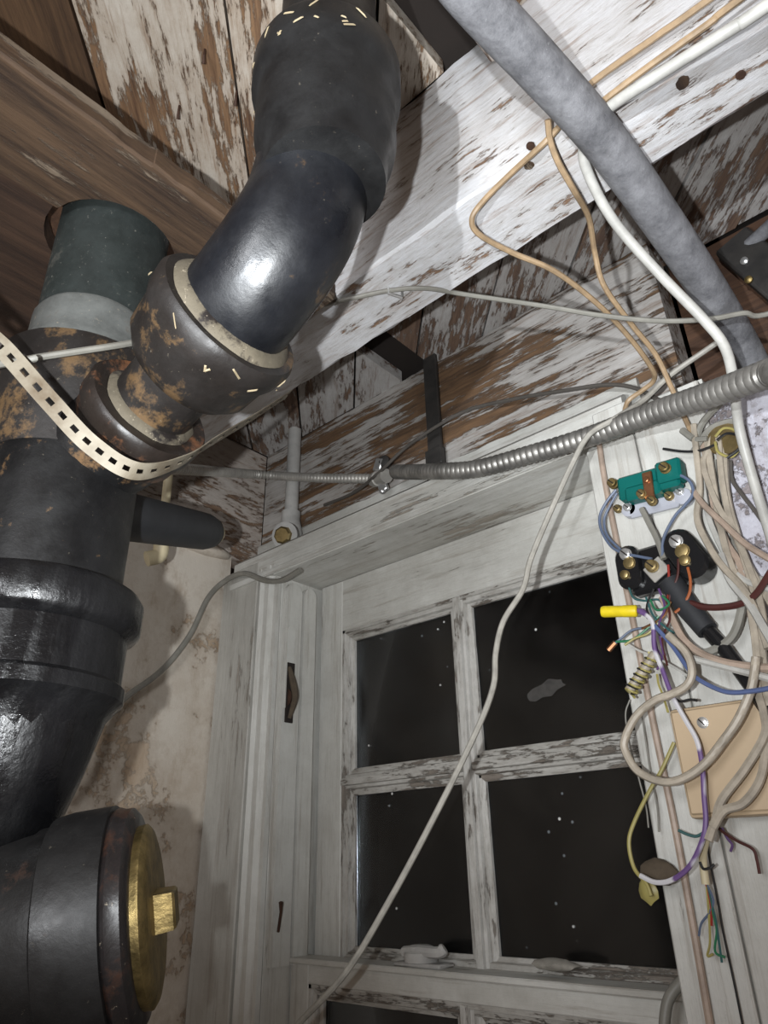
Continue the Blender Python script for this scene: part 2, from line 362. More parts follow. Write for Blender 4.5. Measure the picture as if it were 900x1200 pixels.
# floor boards overhead, laid on the diagonal, every board a piece
ceil = tag(obj('ceiling', box((-1.45, -1.4, ZC+0.026), (1.3, 1.3, ZC+0.06)), 'gap_black', smooth=False), 'underside of diagonal floor boards with flaking pale paint', None, None, 'structure')
def clip(poly, a, b, c):   # keep a*x+b*y<=c
    out = []
    for i in range(len(poly)):
        p, q = poly[i], poly[(i+1) % len(poly)]
        fp, fq = a*p[0]+b*p[1]-c, a*q[0]+b*q[1]-c
        if fp <= 0: out.append(p)
        if (fp < 0 < fq) or (fq < 0 < fp):
            s = fp/(fp-fq); out.append((p[0]+(q[0]-p[0])*s, p[1]+(q[1]-p[1])*s))
    return out
def planks(rect, ang, width, off, mats, gap=0.004, drop=None):
    x0, y0, x1, y1 = rect; c, s = math.cos(ang), math.sin(ang)
    ks = [(-s*x+c*y) for x in (x0, x1) for y in (y0, y1)]
    k = math.floor((min(ks)-off)/width)
    while off+k*width < max(ks):
        a = off+k*width; b = a+width-gap
        P = [(c*l-s*d, s*l+c*d) for l, d in ((-4, a), (4, a), (4, b), (-4, b))]
        for (aa, bb, cc) in ((1, 0, x1), (-1, 0, -x0), (0, 1, y1), (0, -1, -y0)):
            P = clip(P, aa, bb, cc)
            if len(P) < 3: break
        if len(P) >= 3 and max(p[0] for p in P)-min(p[0] for p in P) > 0.01:
            rr = random.Random(k*13+int(off*100)); th = rr.uniform(0, 0.004)
            cx = sum(p[0] for p in P)/len(P); cy = sum(p[1] for p in P)/len(P); n = len(P)
            # local frame: x along the grain
            loc = [((p[0]-cx)*c+(p[1]-cy)*s, -(p[0]-cx)*s+(p[1]-cy)*c) for p in P]
            vs = [(p[0], p[1], -th) for p in loc]+[(p[0], p[1], 0.024) for p in loc]
            fs = [(i, (i+1) % n, n+(i+1) % n, n+i) for i in range(n)]+[tuple(range(n-1, -1, -1)), tuple(range(n, 2*n))]
            mt = mats(k, cx, cy) if callable(mats) else mats
            if mt: obj('plank', (vs, fs), mt, ceil, smooth=False, rot=(0, 0, ang), loc=V((cx, cy, ZC)))
        k += 1
A45 = math.radians(-45)
p_seam = Z(265, 0, 0.97); off0 = (-math.sin(A45)*p_seam.x+math.cos(A45)*p_seam.y)
p_seam2 = Z(92, 25, 0.97); wd = abs(off0-(-math.sin(A45)*p_seam2.x+math.cos(A45)*p_seam2.y))
def front_mat(k, cx, cy):
    return 'brown_plank' if k <= -2 and cx < -0.5 else 'plank_paint'
peel('brown_plank', (0.30, 0.21, 0.13), (0.18, 0.12, 0.07), (0.045, 0.023, 0.011), (0.12, 0.065, 0.031), 0.25, 0, 16, 0.16, 3.4, 0.7)
planks((XL, -1.35, -0.315, 0.499), A45, wd, off0, front_mat)
planks((-0.315, -1.35, -0.245, 0.36), A45, wd, off0, front_mat)
planks((-0.245, -1.35, 1.2, 0.499), A45, wd, off0, front_mat)
# bay behind the beam: boards, one length missing
def bay_mat(k, cx, cy): return 'plank_grey'
hx0 = Z(449, 430, 0.97).x; hx1 = Z(497, 420, 0.97).x
planks((XL, 0.608, hx0, YR), A45, 0.13, 0.02, bay_mat)
planks((hx1, 0.608, 1.2, 1.05), A45, 0.13, 0.02, bay_mat)

# timber beam along the window wall
beam = empty('ceiling_beam', V((0, 0.55, ZB)))
tag(beam, 'thick white-painted timber beam running along the window wall', None, None, 'structure')
obj('timber', rbox((XL, 0.50, ZB), (1.25, 0.607, ZC), 0, 70, 0.0018, 3), 'beam_paint', beam, 30)
def knot(px, py, zz, r, mt='nail_rust'):
    c = Z(px, py, 0.7025)
    obj('knot', lathe(c+V((0, 0, 0.003)), (0, 0, -1), [(0, r), (0.0034, r), (0.0038, r*0.6), (0.0036, r*0.3)], 20, 0.07, int(px)), mt, beam)
knot(622, 172, 0, 0.0045); knot(620, 194, 0, 0.0055, 'brown_wood'); knot(800, 97, 0, 0.007, 'brown_wood'); knot(868, 88, 0, 0.005)
# strip of joist meeting the beam beside the grey conduit
tag(obj('joist_strip', rbox((-0.243, -1.3, ZC-0.07), (-0.205, 0.497, ZC-0.001), 1, 20, 0.0012, 5), 'sill_paint', None, 30), 'short pale joist edge meeting beam beside the grey conduit', None, None, 'structure')
# brown joist with ledger, running toward the window wall
jo = empty('ceiling_joist', V((-0.73, 0, H+0.70))); tag(jo, 'bare brown floor joist with ledger board at upper left', None, None, 'structure')
obj('joist_board', rbox((-0.80, -1.35, H+0.722), (-0.732, 0.499, ZC-0.002), 1, 24, 0.0012, 8), 'dark_wood', jo, 30)
# two boards under it, each notched round the stack
SX, SY = -0.664, 0.25
def notched(xa, xb, xe, z0, z1, rh, seed):
    """board from xa (plain edge) to xe (edge cut round the pipe)"""
    rr = random.Random(seed); sgn = 1 if xe < xa else -1
    ys = sorted(set([round(-1.34+0.06*i, 4) for i in range(31)]+[0.498]+[SY+rh*math.cos(math.pi*i/16) for i in range(17)]))
    vs, fs = [], []
    for y in ys:
        d = rh*rh-(y-SY)**2; e = xe
        if d > 0: e = (max if sgn > 0 else min)(xe, SX+sgn*math.sqrt(d))
        j = rr.uniform(-.0015, .0015)
        vs += [V((e, y, z0)), V((xa-sgn*0.003+j, y, z0)), V((xa+j, y, z0+0.004)), V((xa+j, y, z1)), V((e, y, z1))]
    n = 5
    for i in range(len(ys)-1):
        for k in range(n): fs.append((i*n+k, i*n+(k+1) % n, (i+1)*n+(k+1) % n, (i+1)*n+k))
    fs.append(tuple(range(n-1, -1, -1))); fs.append(tuple((len(ys)-1)*n+k for k in range(n)))
    return vs, fs
obj('soffit_board', notched(-0.522, 0, -0.652, H+0.69, H+0.718, 0.076, 2), 'brown_wood', jo, 35)
obj('soffit_board', notched(-0.95, 0, -0.655, H+0.696, H+0.720, 0.079, 3), 'dark_soffit', jo, 35)

# rim board, sill and walls
wb = empty('wall_back', V((0, YR, 0))); tag(wb, 'window wall of painted boards and plaster below the beam', None, None, 'structure')
obj('rim_board', rbox((XL, YR, H+0.62), (-0.235, 1.05, ZC), 0, 50, 0.0012, 11), 'rim_paint', wb, 30)
obj('rim_board', rbox((-0.23, 1.06, H+0.55), (1.2, 1.12, ZC), 0, 20, 0.0015, 12), 'dark_wood', wb, 30)
obj('sill_plate', rbox((XL, YR-0.012, H+0.60), (-0.3, YR+0.01, H+0.705), 0, 40, 0.0012, 13), 'trim_paint_flat', wb, 30)
# masonry panels either side of the opening and under it
obj('wall_panel', box((XL-0.15, 0.90, 0), (-1.10, 1.15, H+0.615)), 'plaster', wb, smooth=False)
obj('wall_panel', box((-0.355, 0.892, 0), (-0.19, 1.15, H+0.60)), 'trim_paint', wb, smooth=False)
def rough_panel(lo, hi, nx, nz, amp, seed):
    rr = random.Random(seed); vs, fs = [], []
    for j in range(nz+1):
        for i in range(nx+1):
            vs.append(V((lo[0]+(hi[0]-lo[0])*i/nx, lo[1]+rr.uniform(-amp, amp), lo[2]+(hi[2]-lo[2])*j/nz)))
    for j in range(nz):
        for i in range(nx): fs.append((j*(nx+1)+i, j*(nx+1)+i+1, (j+1)*(nx+1)+i+1, (j+1)*(nx+1)+i))
    a = len(vs); vs += [V((lo[0], hi[1], lo[2])), V((hi[0], hi[1], lo[2])), V((hi[0], hi[1], hi[2])), V((lo[0], hi[1], hi[2]))]
    fs += [(a, a+1, a+2, a+3)]
    return vs, fs
obj('masonry_panel', rough_panel((-0.19, 0.868, 0), (1.2, 1.1, H+0.54), 60, 80, 0.006, 4), 'masonry', wb, 60)
obj('wall_panel', box((-1.10, 0.94, 0), (-0.355, 1.15, H-0.66)), 'plaster', wb, smooth=False)
wl = empty('wall_left', V((XL, 0, 0))); tag(wl, 'left basement wall of stained plaster with a wooden sill above', None, None, 'structure')
def left_panel():
    rr = random.Random(21); vs, fs = [], []; ny, nz = 30, 36
    for j in range(nz+1):
        for i in range(ny+1):
            vs.append(V((XL-0.004+rr.uniform(-.003, .003), -1.3+(0.895+1.3)*i/ny, (H+0.655)*j/nz)))
    for j in range(nz):
        for i in range(ny): fs.append((j*(ny+1)+i, j*(ny+1)+i+1, (j+1)*(ny+1)+i+1, (j+1)*(ny+1)+i))
    return vs, fs
obj('plaster_panel', left_panel(), 'plaster', wl, 80)
obj('sill_board', rbox((XL-0.06, -1.3, H+0.655), (XL-0.004, YR, ZC), 1, 40, 0.0012, 15), 'sill_paint', wl, 30)
obj('mortar_ledge', lump((XL+0.0, 0.82, H+0.652), 0.05, 5, (0.35, 1.6, 0.30)), 'plaster', wl, 80)

# casings
XJ = -1.087
t2 = empty('trim_2', V((-1.18, YC, 0))); tag(t2, 'grey-white vertical casing boards left of the window', None, None, 'structure')
zc0, zc1 = H-0.75, H+0.60
obj('casing_board', box((XL+0.002, YC+0.006, zc0), (-1.145, 0.90, zc1), 0.002), 'casing_paint', t2, 30)
mo = [(0, 0), (0, -0.010), (0.008, -0.018), (0.016, -0.012), (0.022, -0.012), (0.030, -0.020), (0.040, -0.020), (0.046, -0.010), (0.056, -0.010), (0.056, 0)]
obj('casing_moulding', prism(mo, (-1.1435, 0.895, zc0), (1, 0, 0), (0, 1, 0), (0, 0, 1), zc1-zc0-0.02), 'trim_paint', t2, 30)
t1 = empty('trim_1', V((-0.75, YC, H+0.56))); tag(t1, 'white painted head casing above the window', None, None, 'structure')
hp = [(0, 0), (-0.030, 0), (-0.030, 0.012), (-0.022, 0.018), (-0.022, 0.062), (-0.012, 0.072), (0, 0.078)]
obj('head_board', prism(hp, (-1.235, 0.90, H+0.555), (0, 1, 0), (0, 0, 1), (1, 0, 0), 0.935), 'trim_paint_flat', t1, 30)
obj('head_soffit', box((XJ-0.002, 0.873, H+0.553), (-0.36, 1.04, H+0.585), 0.001), 'trim_paint_flat', t1, 30)
t3 = empty('trim_3', V((-0.32, YC, 0))); tag(t3, 'pale painted casing boards right of the window carrying the wiring', None, None, 'structure')
obj('casing_board', box((-0.365, YC, zc0), (-0.292, 0.892, H+0.545), 0.002), 'trim_paint', t3, 30)
obj('casing_board', box((-0.2905, YC+0.003, zc0), (-0.192, 0.892, H+0.59), 0.002), 'trim_paint', t3, 30)
obj('casing_cap', box((-0.345, YC-0.004, H+0.546), (-0.2925, 0.892, H+0.60), 0.002), 'trim_paint', t3, 30)

# window: jambs, upper and lower sash
wn = empty('window_1', V((-0.73, YS, H-0.6))); tag(wn, 'white painted double-hung basement window with dark night panes', None, None, 'structure')
obj('jamb', box((XJ-0.012, 0.897, H-0.66), (XJ, 1.06, H+0.556), 0.001), 'trim_paint', wn, 30)
obj('jamb', box((-0.372, 0.897, H-0.66), (-0.357, 1.06, H+0.556), 0.001), 'trim_paint', wn, 30)
def strip(y0, y1, z0, z1, d):
    # rounded top end
    ym = (y0+y1)/2; r = (y1-y0)/2; pr = [(y0, z0), (y1, z0)]+[(ym+r*math.cos(a*math.pi/8), z1-r+r*math.sin(a*math.pi/8)) for a in range(9)]
    return prism(pr, (XJ, 0, 0), (0, 1, 0), (0, 0, 1), (1, 0, 0), d)
obj('parting_strip', strip(0.905, 0.948, H-0.15, H+0.545, 0.009), 'trim_paint', wn, 30)
obj('parting_strip', strip(0.952, 0.985, H-0.15, H+0.542, 0.013), 'trim_paint', wn, 30)
pl = obj('sash_pulley', strip(0.909, 0.935, H+0.28, H+0.45, 0.0115), 'trim_paint', wn, 30)
pc = X(340, 812, XJ+0.011)
obj('pulley_slot', box((pc.x-0.002, pc.y-0.011, pc.z-0.058), (pc.x+0.002, pc.y+0.009, pc.z+0.060), 0.001), 'gap_black', pl, 30)
obj('pulley_wheel', lathe((pc.x-0.006, pc.y-0.001, pc.z-0.01), (0, 1, 0), [(-0.007, 0.012), (-0.006, 0.019), (0, 0.014), (0.005, 0.019), (0.006, 0.012)], 20), 'nail_rust', pl)

obj('pulley_hook', tube(spline([V((pc.x+0.001, pc.y-0.006, pc.z+0.050)), V((pc.x+0.010, pc.y-0.003, pc.z+0.022)), V((pc.x+0.014, pc.y+0.001, pc.z-0.012)), V((pc.x+0.003, pc.y-0.002, pc.z-0.05))], 6), [0.004+0.003*math.sin(math.pi*i/18) for i in range(19)], 8), 'nest_brown', pl)

def sash(name, y0, x0, x1, xs, z0, z1, zs, stile, stile_r, toprail, botrail):
    s = empty(name, V(((x0+x1)/2, y0, z0))); s.parent = wn; s.location = wloc(s)-wloc(wn)
    yb = y0+0.032
    gx0, gx1, gz0, gz1 = x0+stile, x1-stile_r, z0+botrail, z1-toprail
    obj('stile', box((x0, y0, z0), (gx0, yb, z1), 0.0015), 'trim_paint', s, 30)
    obj('stile', box((gx1, y0, z0), (x1, yb, z1), 0.0015), 'trim_paint', s, 30)
    obj('rail', box((gx0, y0, gz1), (gx1, yb, z1), 0.0015), 'trim_paint_flat', s, 30)
    obj('rail', box((gx0, y0, z0), (gx1, yb, gz0), 0.0015), 'trim_paint_flat', s, 30)
    # sticking moulding round the glass
    st = [(0, 0), (0, 0.020), (0.022, 0.020), (0.022, 0.014), (0.016, 0.012), (0.014, 0.005), (0.007, 0.004), (0.006, 0.0)]
    obj('moulding', prism(st, (gx0, y0+0.002, gz0), (1, 0, 0), (0, 1, 0), (0, 0, 1), gz1-gz0), 'muntin_paint', s, 30)
    obj('moulding', prism(st, (gx1, y0+0.002, gz0), (-1, 0, 0), (0, 1, 0), (0, 0, 1), gz1-gz0), 'muntin_paint', s, 30)
    obj('moulding', prism(st, (gx0, y0+0.002, gz1), (0, 0, -1), (0, 1, 0), (1, 0, 0), gx1-gx0), 'muntin_paint_flat', s, 30)
    obj('moulding', prism(st, (gx0, y0+0.002, gz0), (0, 0, 1), (0, 1, 0), (1, 0, 0), gx1-gx0), 'muntin_paint_flat', s, 30)
    mp = [(-0.024, 0.020), (-0.024, 0.014), (-0.018, 0.011), (-0.014, 0.011), (-0.012, 0.004), (-0.007, 0.003), (-0.006, -0.003), (0.006, -0.003), (0.007, 0.003), (0.012, 0.004), (0.014, 0.011), (0.018, 0.011), (0.024, 0.014), (0.024, 0.020)]
    ex = [gx0+0.02]+[xs]+[gx1-0.02]; ez = [gz0+0.02]+([zs] if zs else [])+[gz1-0.02]
    obj('muntin', prism(mp, (xs, y0+0.002, gz0+0.002), (1, 0, 0), (0, 1, 0), (0, 0, 1), gz1-gz0-0.004), 'muntin_paint', s, 30)
    if zs:
        obj('muntin', prism(mp, (gx0+0.001, y0+0.002, zs), (0, 0, 1), (0, 1, 0), (1, 0, 0), xs-gx0-0.012), 'muntin_paint_flat', s, 30)
        obj('muntin', prism(mp, (xs+0.011, y0+0.002, zs), (0, 0, 1), (0, 1, 0), (1, 0, 0), gx1-xs-0.012), 'muntin_paint_flat', s, 30)
    for i in range(2):
        for j in range(len(ez)-1):
            obj('pane', box((ex[i], y0+0.0215, ez[j]), (ex[i+1], y0+0.0245, ez[j+1])), 'window_glass', s, smooth=False)
    return s
sash('upper_sash', YS, XJ+0.014, -0.374, -0.714, H-0.20, H+0.552, H+0.143, 0.064, 0.028, 0.112, 0.055)
sash('lower_sash', 0.955, XJ+0.004, -0.374, -0.715, H-0.72, H-0.145, None, 0.045, 0.045, 0.030, 0.06)
obj('meeting_cap', box((XJ+0.002, 0.947, H-0.147), (-0.377, 0.999, H-0.138), 0.002), 'trim_paint_flat', wn, 30)
# sash lock on the meeting rail
lk = Y(496, 1112, 0.975); lk.z = H-0.138
so = obj('sash_lock', join(box((lk.x-0.045, 0.955, lk.z), (lk.x+0.045, 0.993, lk.z+0.006), 0.002), lathe((lk.x-0.005, 0.975, lk.z+0.006), (0, 0, 1), [(0, 0.026), (0.012, 0.026), (0.016, 0.020), (0.020, 0.020), (0.022, 0.014)], 18)), 'pipe_whitewash', wn)
obj('lock_lever', tube(spline([V((lk.x-0.03, 0.965, lk.z+0.018)), V((lk.x+0.0, 0.962, lk.z+0.021)), V((lk.x+0.034, 0.968, lk.z+0.020)), V((lk.x+0.044, 0.972, lk.z+0.026))], 4), [0.008]*10+[0.009]*2+[0.007], 8), 'pipe_whitewash', so)
sm = Y(640, 808, 1.0205); rs = random.Random(3)
obj('paint_smear', prism([((0.034+rs.uniform(-.008, .008))*math.cos(k*math.pi/7), (0.013+rs.uniform(-.004, .004))*math.sin(k*math.pi/7)) for k in range(14)], (sm.x, 1.0214, sm.z), (1, 0, 0.2), (0, 0, 1), (0, -1, 0), 0.0006), 'glass_smear', wn, smooth=False)
# added black box behind the panes: keeps ambient out, night dark is its colour
tag(obj('night_box', join(box((-1.6, 1.75, 0), (0.2, 1.8, 2.6)), box((-1.65, 1.15, 0), (-1.6, 1.8, 2.6)), box((0.2, 1.15, 0), (0.25, 1.8, 2.6)), box((-1.65, 1.15, 2.6), (0.25, 1.8, 2.65)), box((-1.65, 1.15, -0.05), (0.25, 1.8, 0))), 'night_black', smooth=False), 'black backing box for the night outside the window panes', None, None, 'structure')
tag(obj('dust_lump', lump(Y(650, 1129, 0.975)-V((0, 0, 0.002)), 0.022, 9, (1.5, 0.7, 0.35)), 'dust_lump'), 'crumbling pale putty lump on the window meeting rail', 'debris')
nl = X(326, 1092, XJ+0.012)
tag(obj('nail', tube([nl, nl+V((0.012, -0.006, 0.03)), nl+V((0.018, -0.012, 0.045))], [0.0025, 0.0025, 0.004], 6), 'nail_rust'), 'rusty bent nail low on the left window jamb', 'nail')

# ================================================================ DRAIN PIPES
def zat(x0, y0, py):
    lo, hi = -1.0, 1.2
    for _ in range(50):
        md = (lo+hi)/2; p = V((x0, y0, md)); yy = 600-F*p.dot(up_)/p.dot(f_)
        if yy > py: lo = md
        else: hi = md
    return H+lo
zz = lambda py: zat(SX, SY, py)
st = empty('soil_stack', V((SX, SY, 0)))
tag(st, 'large black cast-iron soil stack with brass cleanout at left edge', 'drain pipe')
up1 = obj('upper_pipe', lathe((SX, SY, 0), (0, 0, 1), [(zz(443), 0.060), (zz(433), 0.061), (zz(368), 0.0625), (H+0.735, 0.064)], 36, 0.004), 'lead_green', st)
obj('lead_band', lathe((SX, SY, 0), (0, 0, 1), [(zz(446), 0.062), (zz(442), 0.073), (zz(432), 0.072), (zz(422), 0.067), (zz(412), 0.0655), (zz(393), 0.0655), (zz(388), 0.0625)], 36, 0.006), 'lead_band', up1)
obj('upper_hub', lathe((SX, SY, 0), (0, 0, 1), [(zz(558), 0.074), (zz(508), 0.082), (zz(493), 0.088), (zz(463), 0.089), (zz(446), 0.087), (zz(442), 0.080), (zz(442), 0.062)], 36, 0.004), 'iron_rusty', st)
obj('stack_body', lathe((SX, SY, 0), (0, 0, 1), [(zz(715), 0.074), (zz(605), 0.074), (zz(545), 0.073)], 36, 0.003), 'iron_body', st)
obj('lower_hub', lathe((SX, SY, 0), (0, 0, 1), [(zz(875), 0.072), (zz(842), 0.078), (zz(828), 0.086), (zz(822), 0.091), (zz(806), 0.091), (zz(801), 0.087), (zz(748), 0.087), (zz(742), 0.094), (zz(737), 0.097), (zz(706), 0.0975), (zz(698), 0.093), (zz(694), 0.074)], 40, 0.004), 'iron_tar', st)
low = [V((SX, SY, zz(800))), V((SX, SY, zz(850))), V((SX-0.01, SY-0.003, zz(910))), V((SX-0.03, SY-0.008, zz(960))), V((SX-0.05, SY-0.012, zz(1030))), V((SX-0.055, SY-0.014, H-0.35)), V((SX-0.055, SY-0.014, 0.0))]
lp = spline(low, 8); obj('lower_pipe', tube(lp, [0.080-0.010*min(1, i/16) for i in range(len(lp))], 36), 'iron_tar', st)
# cleanout branch: horizontal body, hub, brass plug
c0 = D(162, 1072, 0.56); ca = (rt_*0.98+up_*0.10+f_*0.21).normalized()
obj('cleanout_body', lathe(c0, ca, [(-0.30, 0.066), (-0.16, 0.070), (-0.075, 0.074), (-0.070, 0.077), (-0.03, 0.078)], 36, 0.004), 'iron_cleanout', st)
ch = obj('cleanout_hub', lathe(c0, ca, [(-0.062, 0.074), (-0.058, 0.083), (-0.045, 0.085), (-0.014, 0.085), (-0.012, 0.074)], 40, 0.006), 'iron_cleanout', st)
obj('cleanout_lip', lathe(c0, ca, [(-0.015, 0.080), (-0.010, 0.083), (-0.006, 0.081), (0.0, 0.0805), (0.004, 0.075), (0.004, 0.05)], 56, 0.012), 'iron_grit', ch)
pg = obj('brass_plug', lathe(c0, ca, [(0.0, 0.05), (0.002, 0.062), (0.004, 0.0655), (0.010, 0.066), (0.013, 0.062), (0.015, 0.054), (0.014, 0.02)], 40), 'brass', st); pg['label'] = 'brass screw plug'
obj('plug_nut', lathe(c0, ca, [(0.012, 0.020), (0.028, 0.019), (0.030, 0.017)], 4), 'brass', pg, 20)
# branch hub on the stack
B = D(172, 484, 0.70); L0 = D(252, 392, 0.655); bd = (L0-B).normalized()
obj('branch_body', tube([V((SX, SY, H+0.375)), V((SX+0.02, SY+0.005, H+0.383)), B-bd*0.03], [0.060, 0.060, 0.056], 32), 'iron_body', st)
obj('branch_hub', lathe(B, bd, [(-0.050, 0.046), (-0.040, 0.058), (-0.018, 0.061), (-0.012, 0.0645), (0.006, 0.065), (0.010, 0.062), (0.009, 0.050), (0.004, 0.042)], 40, 0.008), 'iron_collar', st)

# elbow
el = empty('drain_elbow', D(250, 420, 0.66)); tag(el, 'curved black cast-iron drain elbow dropping from the ceiling', 'drain pipe')
VX, VY = -0.313, 0.284
ep = [V((VX, VY, H+0.68)), V((VX, VY, H+0.635)), D(361, 232, 0.640), D(335, 286, 0.624), D(294, 343, 0.631), L0+bd*0.012, L0-bd*0.02]
elp = spline(ep, 8)
obj('bend', tube(elp, 0.0542, 40), 'iron_black', el)
vz_ = lambda py: zat(VX, VY, py)
uh = obj('upper_hub', lathe((VX, VY, 0), (0, 0, 1), [(vz_(215), 0.0545), (vz_(198), 0.057), (vz_(186), 0.062), (vz_(172), 0.065), (vz_(128), 0.066), (vz_(120), 0.071), (vz_(94), 0.0718), (vz_(88), 0.069), (vz_(86), 0.053)], 44, 0.003), 'iron_hub', el)
obj('riser', lathe((VX, VY, 0), (0, 0, 1), [(vz_(98), 0.049), (ZC, 0.049)], 32), 'iron_hub', el)
ld = (D(290, 348, 0.634)-D(222, 424, 0.672)).normalized()
lh = obj('lower_hub', lathe(L0, ld, [(-0.056, 0.042), (-0.050, 0.056), (-0.036, 0.066), (-0.008, 0.069), (0.004, 0.074), (0.022, 0.0755), (0.028, 0.072), (0.028, 0.056)], 44, 0.006), 'iron_rusty', el)
obj('putty_ring', lathe(L0, ld, [(0.022, 0.056), (0.0285, 0.065), (0.033, 0.061), (0.037, 0.0545)], 44, 0.012), 'putty', lh)
obj('neck', tube(spline([L0-ld*0.04, (L0-ld*0.05).lerp(B, 0.5), B-bd*0.002], 6), [0.041]*13, 32), 'iron_rusty', el)
obj('lead_joint', lathe(B, bd, [(0.002, 0.041), (0.009, 0.049), (0.012, 0.046), (0.015, 0.041)], 36, 0.02), 'putty', el)
def debris(name, n, spots, parent, mat):
    g = []
    rr = random.Random(5)
    for k in range(n):
        c, nrm = spots(rr); d = nrm.orthogonal().normalized(); d.rotate(Matrix.Rotation(rr.uniform(0, 6.28), 3, nrm)); e = nrm.cross(d)
        L = rr.uniform(0.002, 0.0065); W = rr.uniform(0.0005, 0.0011); h = 0.001
        g.append(([c-d*L-e*W, c+d*L-e*W, c+d*L+e*W, c-d*L+e*W, c+nrm*h-d*L*.6, c+nrm*h+d*L*.6], [(0, 1, 5, 4), (1, 2, 5), (2, 3, 4, 5), (3, 0, 4), (3, 2, 1, 0)]))
    o = obj(name, join(*g), mat, parent, smooth=False); o['kind'] = 'stuff'; return o
def hubspots(rr):
    a = rr.uniform(3.4, 6.0); z = rr.uniform(vz_(118), vz_(94)); n = V((math.cos(a), math.sin(a), 0)); return V((VX, VY, z))+n*0.0718, n
debris('straw_bits', 15, hubspots, el, 'straw')
def lowspots(rr):
    n = ld.orthogonal().normalized(); n.rotate(Matrix.Rotation(rr.uniform(0, 6.28), 3, ld)); return L0+ld*rr.uniform(0.005, 0.022)+n*0.0757, n
debris('straw_bits', 14, lowspots, el, 'straw')

# perforated hanger strap slung under the branch hub
def ribbon(path, wdir, width, th, slot):
    fr = frames(path); vs, fs = [], []; cols = (-0.5, -0.13, 0.13, 0.5)
    for i, p in enumerate(path):
        tt = fr[i][0]; w = (wdir(i/(len(path)-1))); w = (w-tt*w.dot(tt)).normalized(); n = tt.cross(w)
        for side in (0, 1):
            for c in cols: vs.append(p+w*width*c+n*(th*(side-0.5)))
    for i in range(len(path)-1):
        for j in range(3):
            if j == 1 and slot(i): continue
            a = i*8+j; b = a+8
            fs += [(a, a+1, b+1, b), (a+4, b+4, b+5, a+5)]
        for j in (0, 3): a = i*8+j; fs.append((a, a+8, a+12, a+4))
        for j in (1, 2):
            if slot(i): a = i*8+j; fs.append((a, a+8, a+12, a+4))
    return vs, fs
s0 = D(-40, 362, 0.59)
sp = spline([s0+V((-0.06, -0.20, H+0.689-s0.z)), s0+V((-0.035, -0.10, 0.12)), s0, D(10, 415, 0.59), D(60, 472, 0.592), D(108, 522, 0.60), D(160, 552, 0.615), D(212, 541, 0.665), D(250, 517, 0.74), D(300, 487, 0.86), D(338, 462, 0.985)], 20)
def wdir(s):
    a = V((0.0, 0, 1)) if s < 0.5 else V((0, 0.6, 0.8))
    return (-f_*0.35+V((0.35, 0.5, 0.8))).normalized()
tag(obj('hanger_strap', ribbon(sp, wdir, 0.017, 0.0012, lambda i: i % 6 in (0, 1, 2)), 'strap_metal', smooth=False), 'pale perforated metal hanger strap slung under rusty branch hub', 'strap')

# capped black stub and cream pipe behind the stack
b_ = D(246, 624, 1.08); a_ = V((SX, SY, H+0.335))
sd = (b_-a_).normalized(); Ls = (b_-a_).length
s1 = empty('capped_stub', a_); tag(s1, 'short black rubber-sleeved pipe stub sticking out beside the stack', 'pipe')
obj('sleeve', lathe(a_, sd, [(0, 0.030), (Ls*0.55, 0.029), (Ls-0.025, 0.028), (Ls-0.003, 0.0245), (Ls, 0.022)], 28, 0.004), 'rubber_black', s1)
obj('pipe_end', lathe(a_, sd, [(Ls-0.01, 0.0205), (Ls+0.010, 0.0205), (Ls+0.012, 0.016)], 20), 'cream_plastic', s1)
cp = empty('cream_pipe', D(185, 648, 1.25)); tag(cp, 'thin cream plastic pipe behind the black stub', 'pipe')
obj('tube', tube(spline([D(201, 520, 1.32), D(196, 570, 1.30), D(188, 640, 1.26)], 5), 0.0085, 10), 'cream_plastic', cp)
obj('elbow_fitting', tube(spline([D(189, 632, 1.262), D(187, 650, 1.255), D(172, 655, 1.24)], 5), 0.014, 12), 'cream_plastic', cp)

# whitewashed pipe with bolted lug, black strap, cable clamp on the rim
wp = empty('whitewashed_pipe', Y(338, 628, 0.93)); tag(wp, 'thin whitewashed vertical pipe with bolted end on rim board', 'pipe')
tp = Y(351, 455, 0.945); tp.z = ZC-0.002; bt = Y(341, 606, 0.945); tp.x = bt.x
obj('pipe', tube([tp, tp.lerp(bt, 0.5), bt], 0.016, 16), 'pipe_whitewash', wp)
lc = Y(337, 628, 0.93)
obj('elbow_fitting', join(tube(spline([bt+V((0, 0, 0.012)), bt+V((0, 0, -0.012)), lc+V((0.004, 0.012, 0.002)), lc+V((0, -0.006, 0))], 5), 0.022, 16), lathe(lc+V((0, 0.004, 0)), (0.45, -1, -0.35), [(0, 0.022), (0.012, 0.031), (0.024, 0.031), (0.026, 0.025)], 20)), 'pipe_whitewash', wp)
obj('bolt', lathe(lc+V((0.009, -0.019, -0.008)), (0.45, -1, -0.35), [(0, 0.021), (0.008, 0.020), (0.011, 0.016)], 8), 'brass_dull', wp, 20)
bs0 = Y(498, 372, 0.955); bs1 = Y(511, 545, 0.955)
tag(obj('black_strap_hanger', join(box((bs1.x-0.0165, 0.952, bs1.z+0.004), (bs1.x+0.0165, 0.960, ZC-0.002), 0.001), box((bs1.x-0.020, 0.946, bs1.z-0.004), (bs1.x+0.020, 0.962, bs1.z+0.035), 0.002)), 'black_strap', None, 30), 'black flat metal strap hanging down the rim board', 'strap')

